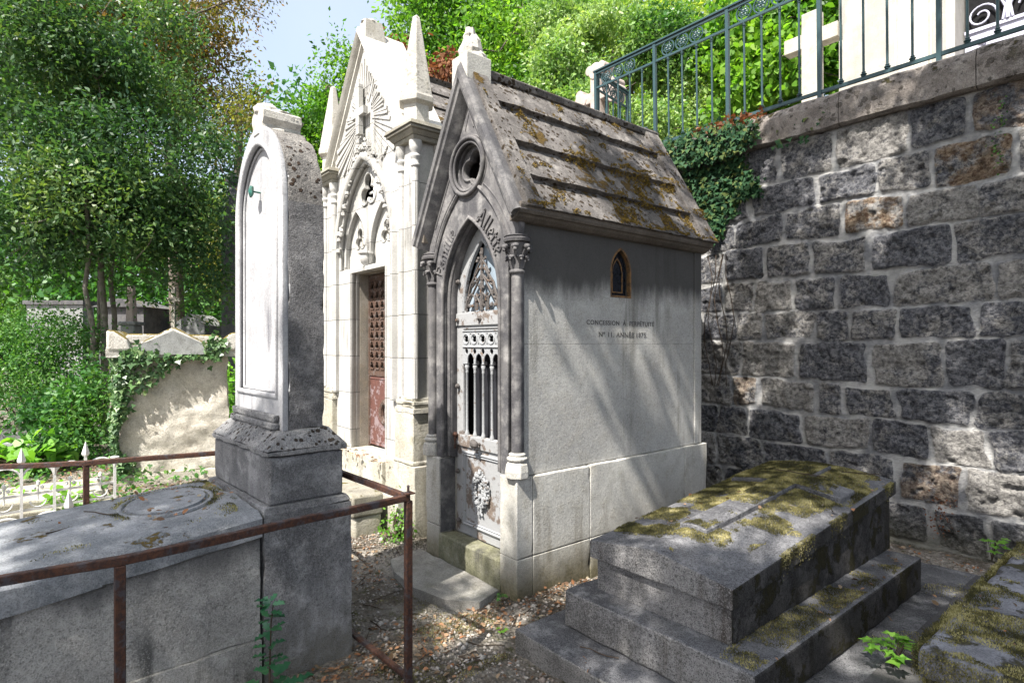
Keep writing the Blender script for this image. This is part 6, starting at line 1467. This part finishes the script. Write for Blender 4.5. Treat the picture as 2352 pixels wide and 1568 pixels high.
def seedling(name, label, c, n, r, size, mat='bright_leaves', h=.10, kind='oval'):
    t = thing(name, label, 'seedling', c); P = []; D = []; N = []; mb = MB()
    for k in range(n):
        a = U(0, 2 * pi); q = r * sqrt(R()); p = (c[0] + q * cos(a), c[1] + q * sin(a), c[2] + h * U(.5, 1)); mb.tube([c, ((c[0] + p[0]) / 2, (c[1] + p[1]) / 2, p[2]), p], .0015, 4)
        for j in range(3): b_ = a + (j - 1) * 1.2; P.append(p); D.append((cos(b_), sin(b_), U(-.1, .2))); N.append((U(-.3, .3), U(-.5, .1), 1))
    Ls = rng.uniform(.7, 1.2, len(P)) * size; leafmesh(np.array(P), np.array(D), np.array(N), Ls, Ls * .8, rng.random(len(P)), 'foliage', mat, t, kind=kind); mb.build('stem', 'twig', t)
seedling('ivy_seedling', 'bright green ivy seedling between the granite tomb and the mossy tomb', (-.955, 3.05, .118), 30, .12, .042, kind='ivy', h=.13)
seedling('weed_seedling', 'little bright weed at the far corner of the mossy tomb', (-.87, 4.45, .30), 10, .09, .04, h=.14, kind='ivy')
seedling('weed_seedling', 'grassy tuft at the corner of the mausoleum plinth', (-2.80, 2.24, .0), 6, .03, .025, h=.06, mat='shrub_leaves')
seedling('weed_seedling', 'tiny weed in the gravel in front of the granite tomb', (-2.52, 2.0, .0), 4, .03, .022, h=.04)
# --- overhanging trees behind the camera: their crowns dapple the scene
SV = SUN; HZ = 8.0
def lit_key(P):   # where a sun ray through P crosses z = HZ
    k = (HZ - P[2]) / SV.z; return (P[0] + SV.x * k, P[1] + SV.y * k)
LIT = []   # (x, y, rx, ry) ellipses on that plane left open to the sun
def lit(P, rx, ry): x, y = lit_key(P); LIT.append((x, y, rx, ry))
lit((-1.68, 2.72, .66), .40, .26); lit((-1.68, 3.2, .68), .36, .26); lit((-1.95, 2.8, .6), .25, .2)                  # patch on the granite tomb
lit((-2.05, 5.4, 3.1), .42, .24); lit((-1.75, 5.4, 2.75), .14, .25); lit((-2.9, 5.4, 1.3), .10, .10); lit((-.9, 5.4, .6), .25, .25); lit((-2.9, 5.4, 1.9), .06, .1); lit((-2.4, 5.4, 2.0), .05, .08); lit((-1.3, 5.4, 1.2), .06, .1)
lit((-2.81, 2.9, 1.15), .16, .36); lit((-2.81, 3.85, 1.3), .14, .26); lit((-2.79, 2.6, .5), .22, .36); lit((-2.79, 3.6, .4), .18, .2); lit((-2.81, 2.55, 1.7), .1, .16); lit((-2.81, 3.35, 1.75), .05, .3); lit((-2.81, 3.95, 1.6), .04, .2)
lit((-2.72, 2.0, 0), .26, .24); lit((-2.6, 1.6, 0), .14, .06); lit((-2.62, 2.9, 0.), .06, .45); lit((-3.6, 1.9, 0), .3, .2)
lit((-3.3, 2.3, 1.3), .75, 1.0); lit((-3.33, 2.3, 2.8), .6, .6); lit((-3.05, 3.2, 2.9), .12, .2); lit((-2.95, 2.7, 2.8), .12, .26); lit((-2.85, 4.0, 2.6), .1, .16); lit((-3.2, 3.9, 3.2), .1, .2); lit((-3.1, 2.6, 3.2), .16, .12)
lit((-3.5, .95, 2.5), .35, .18); lit((-3.25, .95, 2.15), .16, .22); lit((-3.62, .95, 1.8), .12, .3); lit((-3.2, .95, 1.5), .14, .14); lit((-3.4, .62, .8), .10, .05); lit((-3.4, .0, .75), .30, .03); lit((-3.3, -.15, .75), .3, .02); lit((-3.05, .35, .77), .2, .02); lit((-2.9, .3, .25), .30, .08); lit((-2.9, -.35, .22), .4, .05); lit((-2.95, 1.12, 1.95), .10, .22); lit((-2.9, 1.1, .25), .12, .08); lit((-2.9, 1.2, .9), .04, .05)
lit((-1.8, 2.3, .42), .25, .0); lit((-1.95, 2.15, .2), .25, .02); lit((-1.35, 2.0, .1), .15, .03); lit((-1.3, 3.5, .45), .04, .2); lit((-1.0, 3.4, .1), .06, .12); lit((-.95, 3.05, .2), .14, .14)
cl = []
tries = 0
while len(cl) < 3400 and tries < 60000:
    tries += 1; x, y = U(-2.7, 3.2), U(-7.0, 3.0)
    if x < -2.05 - .25 * sin(y * 2.) and y > -3.0: continue
    if x < -2.6 + .2 * sin(y * 3): continue
    if any(((x - a) / (c + .12)) ** 2 + ((y - b_) / (d + .12)) ** 2 < 1 for a, b_, c, d in LIT): continue
    if float(fbm(np.array([x * 1.6]), np.array([y * 1.6]), seed=200)[0]) < .33: continue
    if float(fbm(np.array([x * 3.4]), np.array([y * 2.6]), seed=230, o=3)[0]) < (.50 if y > -.4 else .45 if (x < -.9 or y < -3.0) else .37): continue
    z = U(7.2, 11.0); k = (z - HZ) / SV.z; cl.append((x + SV.x * k, y + SV.y * k, z))
cl = np.array(cl); half = cl[:, 0] > .6
for nm, lab, msk, base in (('overhanging_tree', 'tall broadleaved tree behind the viewer shading the granite tomb and wall', half, (3.2, -3.2, 0)), ('overhanging_tree', 'second broadleaved tree behind the viewer shading the tomb chest', ~half, (.9, -6.8, 0))):
    c = cl[msk]; t = thing(nm, lab, 'tree', base); P, D, N, L_ = leaf_cloud(c, 22, .09, .11); N = N * .5 + np.array(SV)[None]
    leafmesh(P, D, N, L_, L_ * .7, rng.random(len(P)), 'crown', 'green_leaves', t, kind='rhomb')
    mb = MB(); top = Vector((base[0] - .3, base[1] + .6, 6.5)); limb(mb, base, top, .22, .15, .03)
    for q in c[::max(1, len(c) // 9)]: limb(mb, top, Vector(tuple(q)), .035, .006, .05)
    mb.build('trunk', 'bark', t, smooth=True)
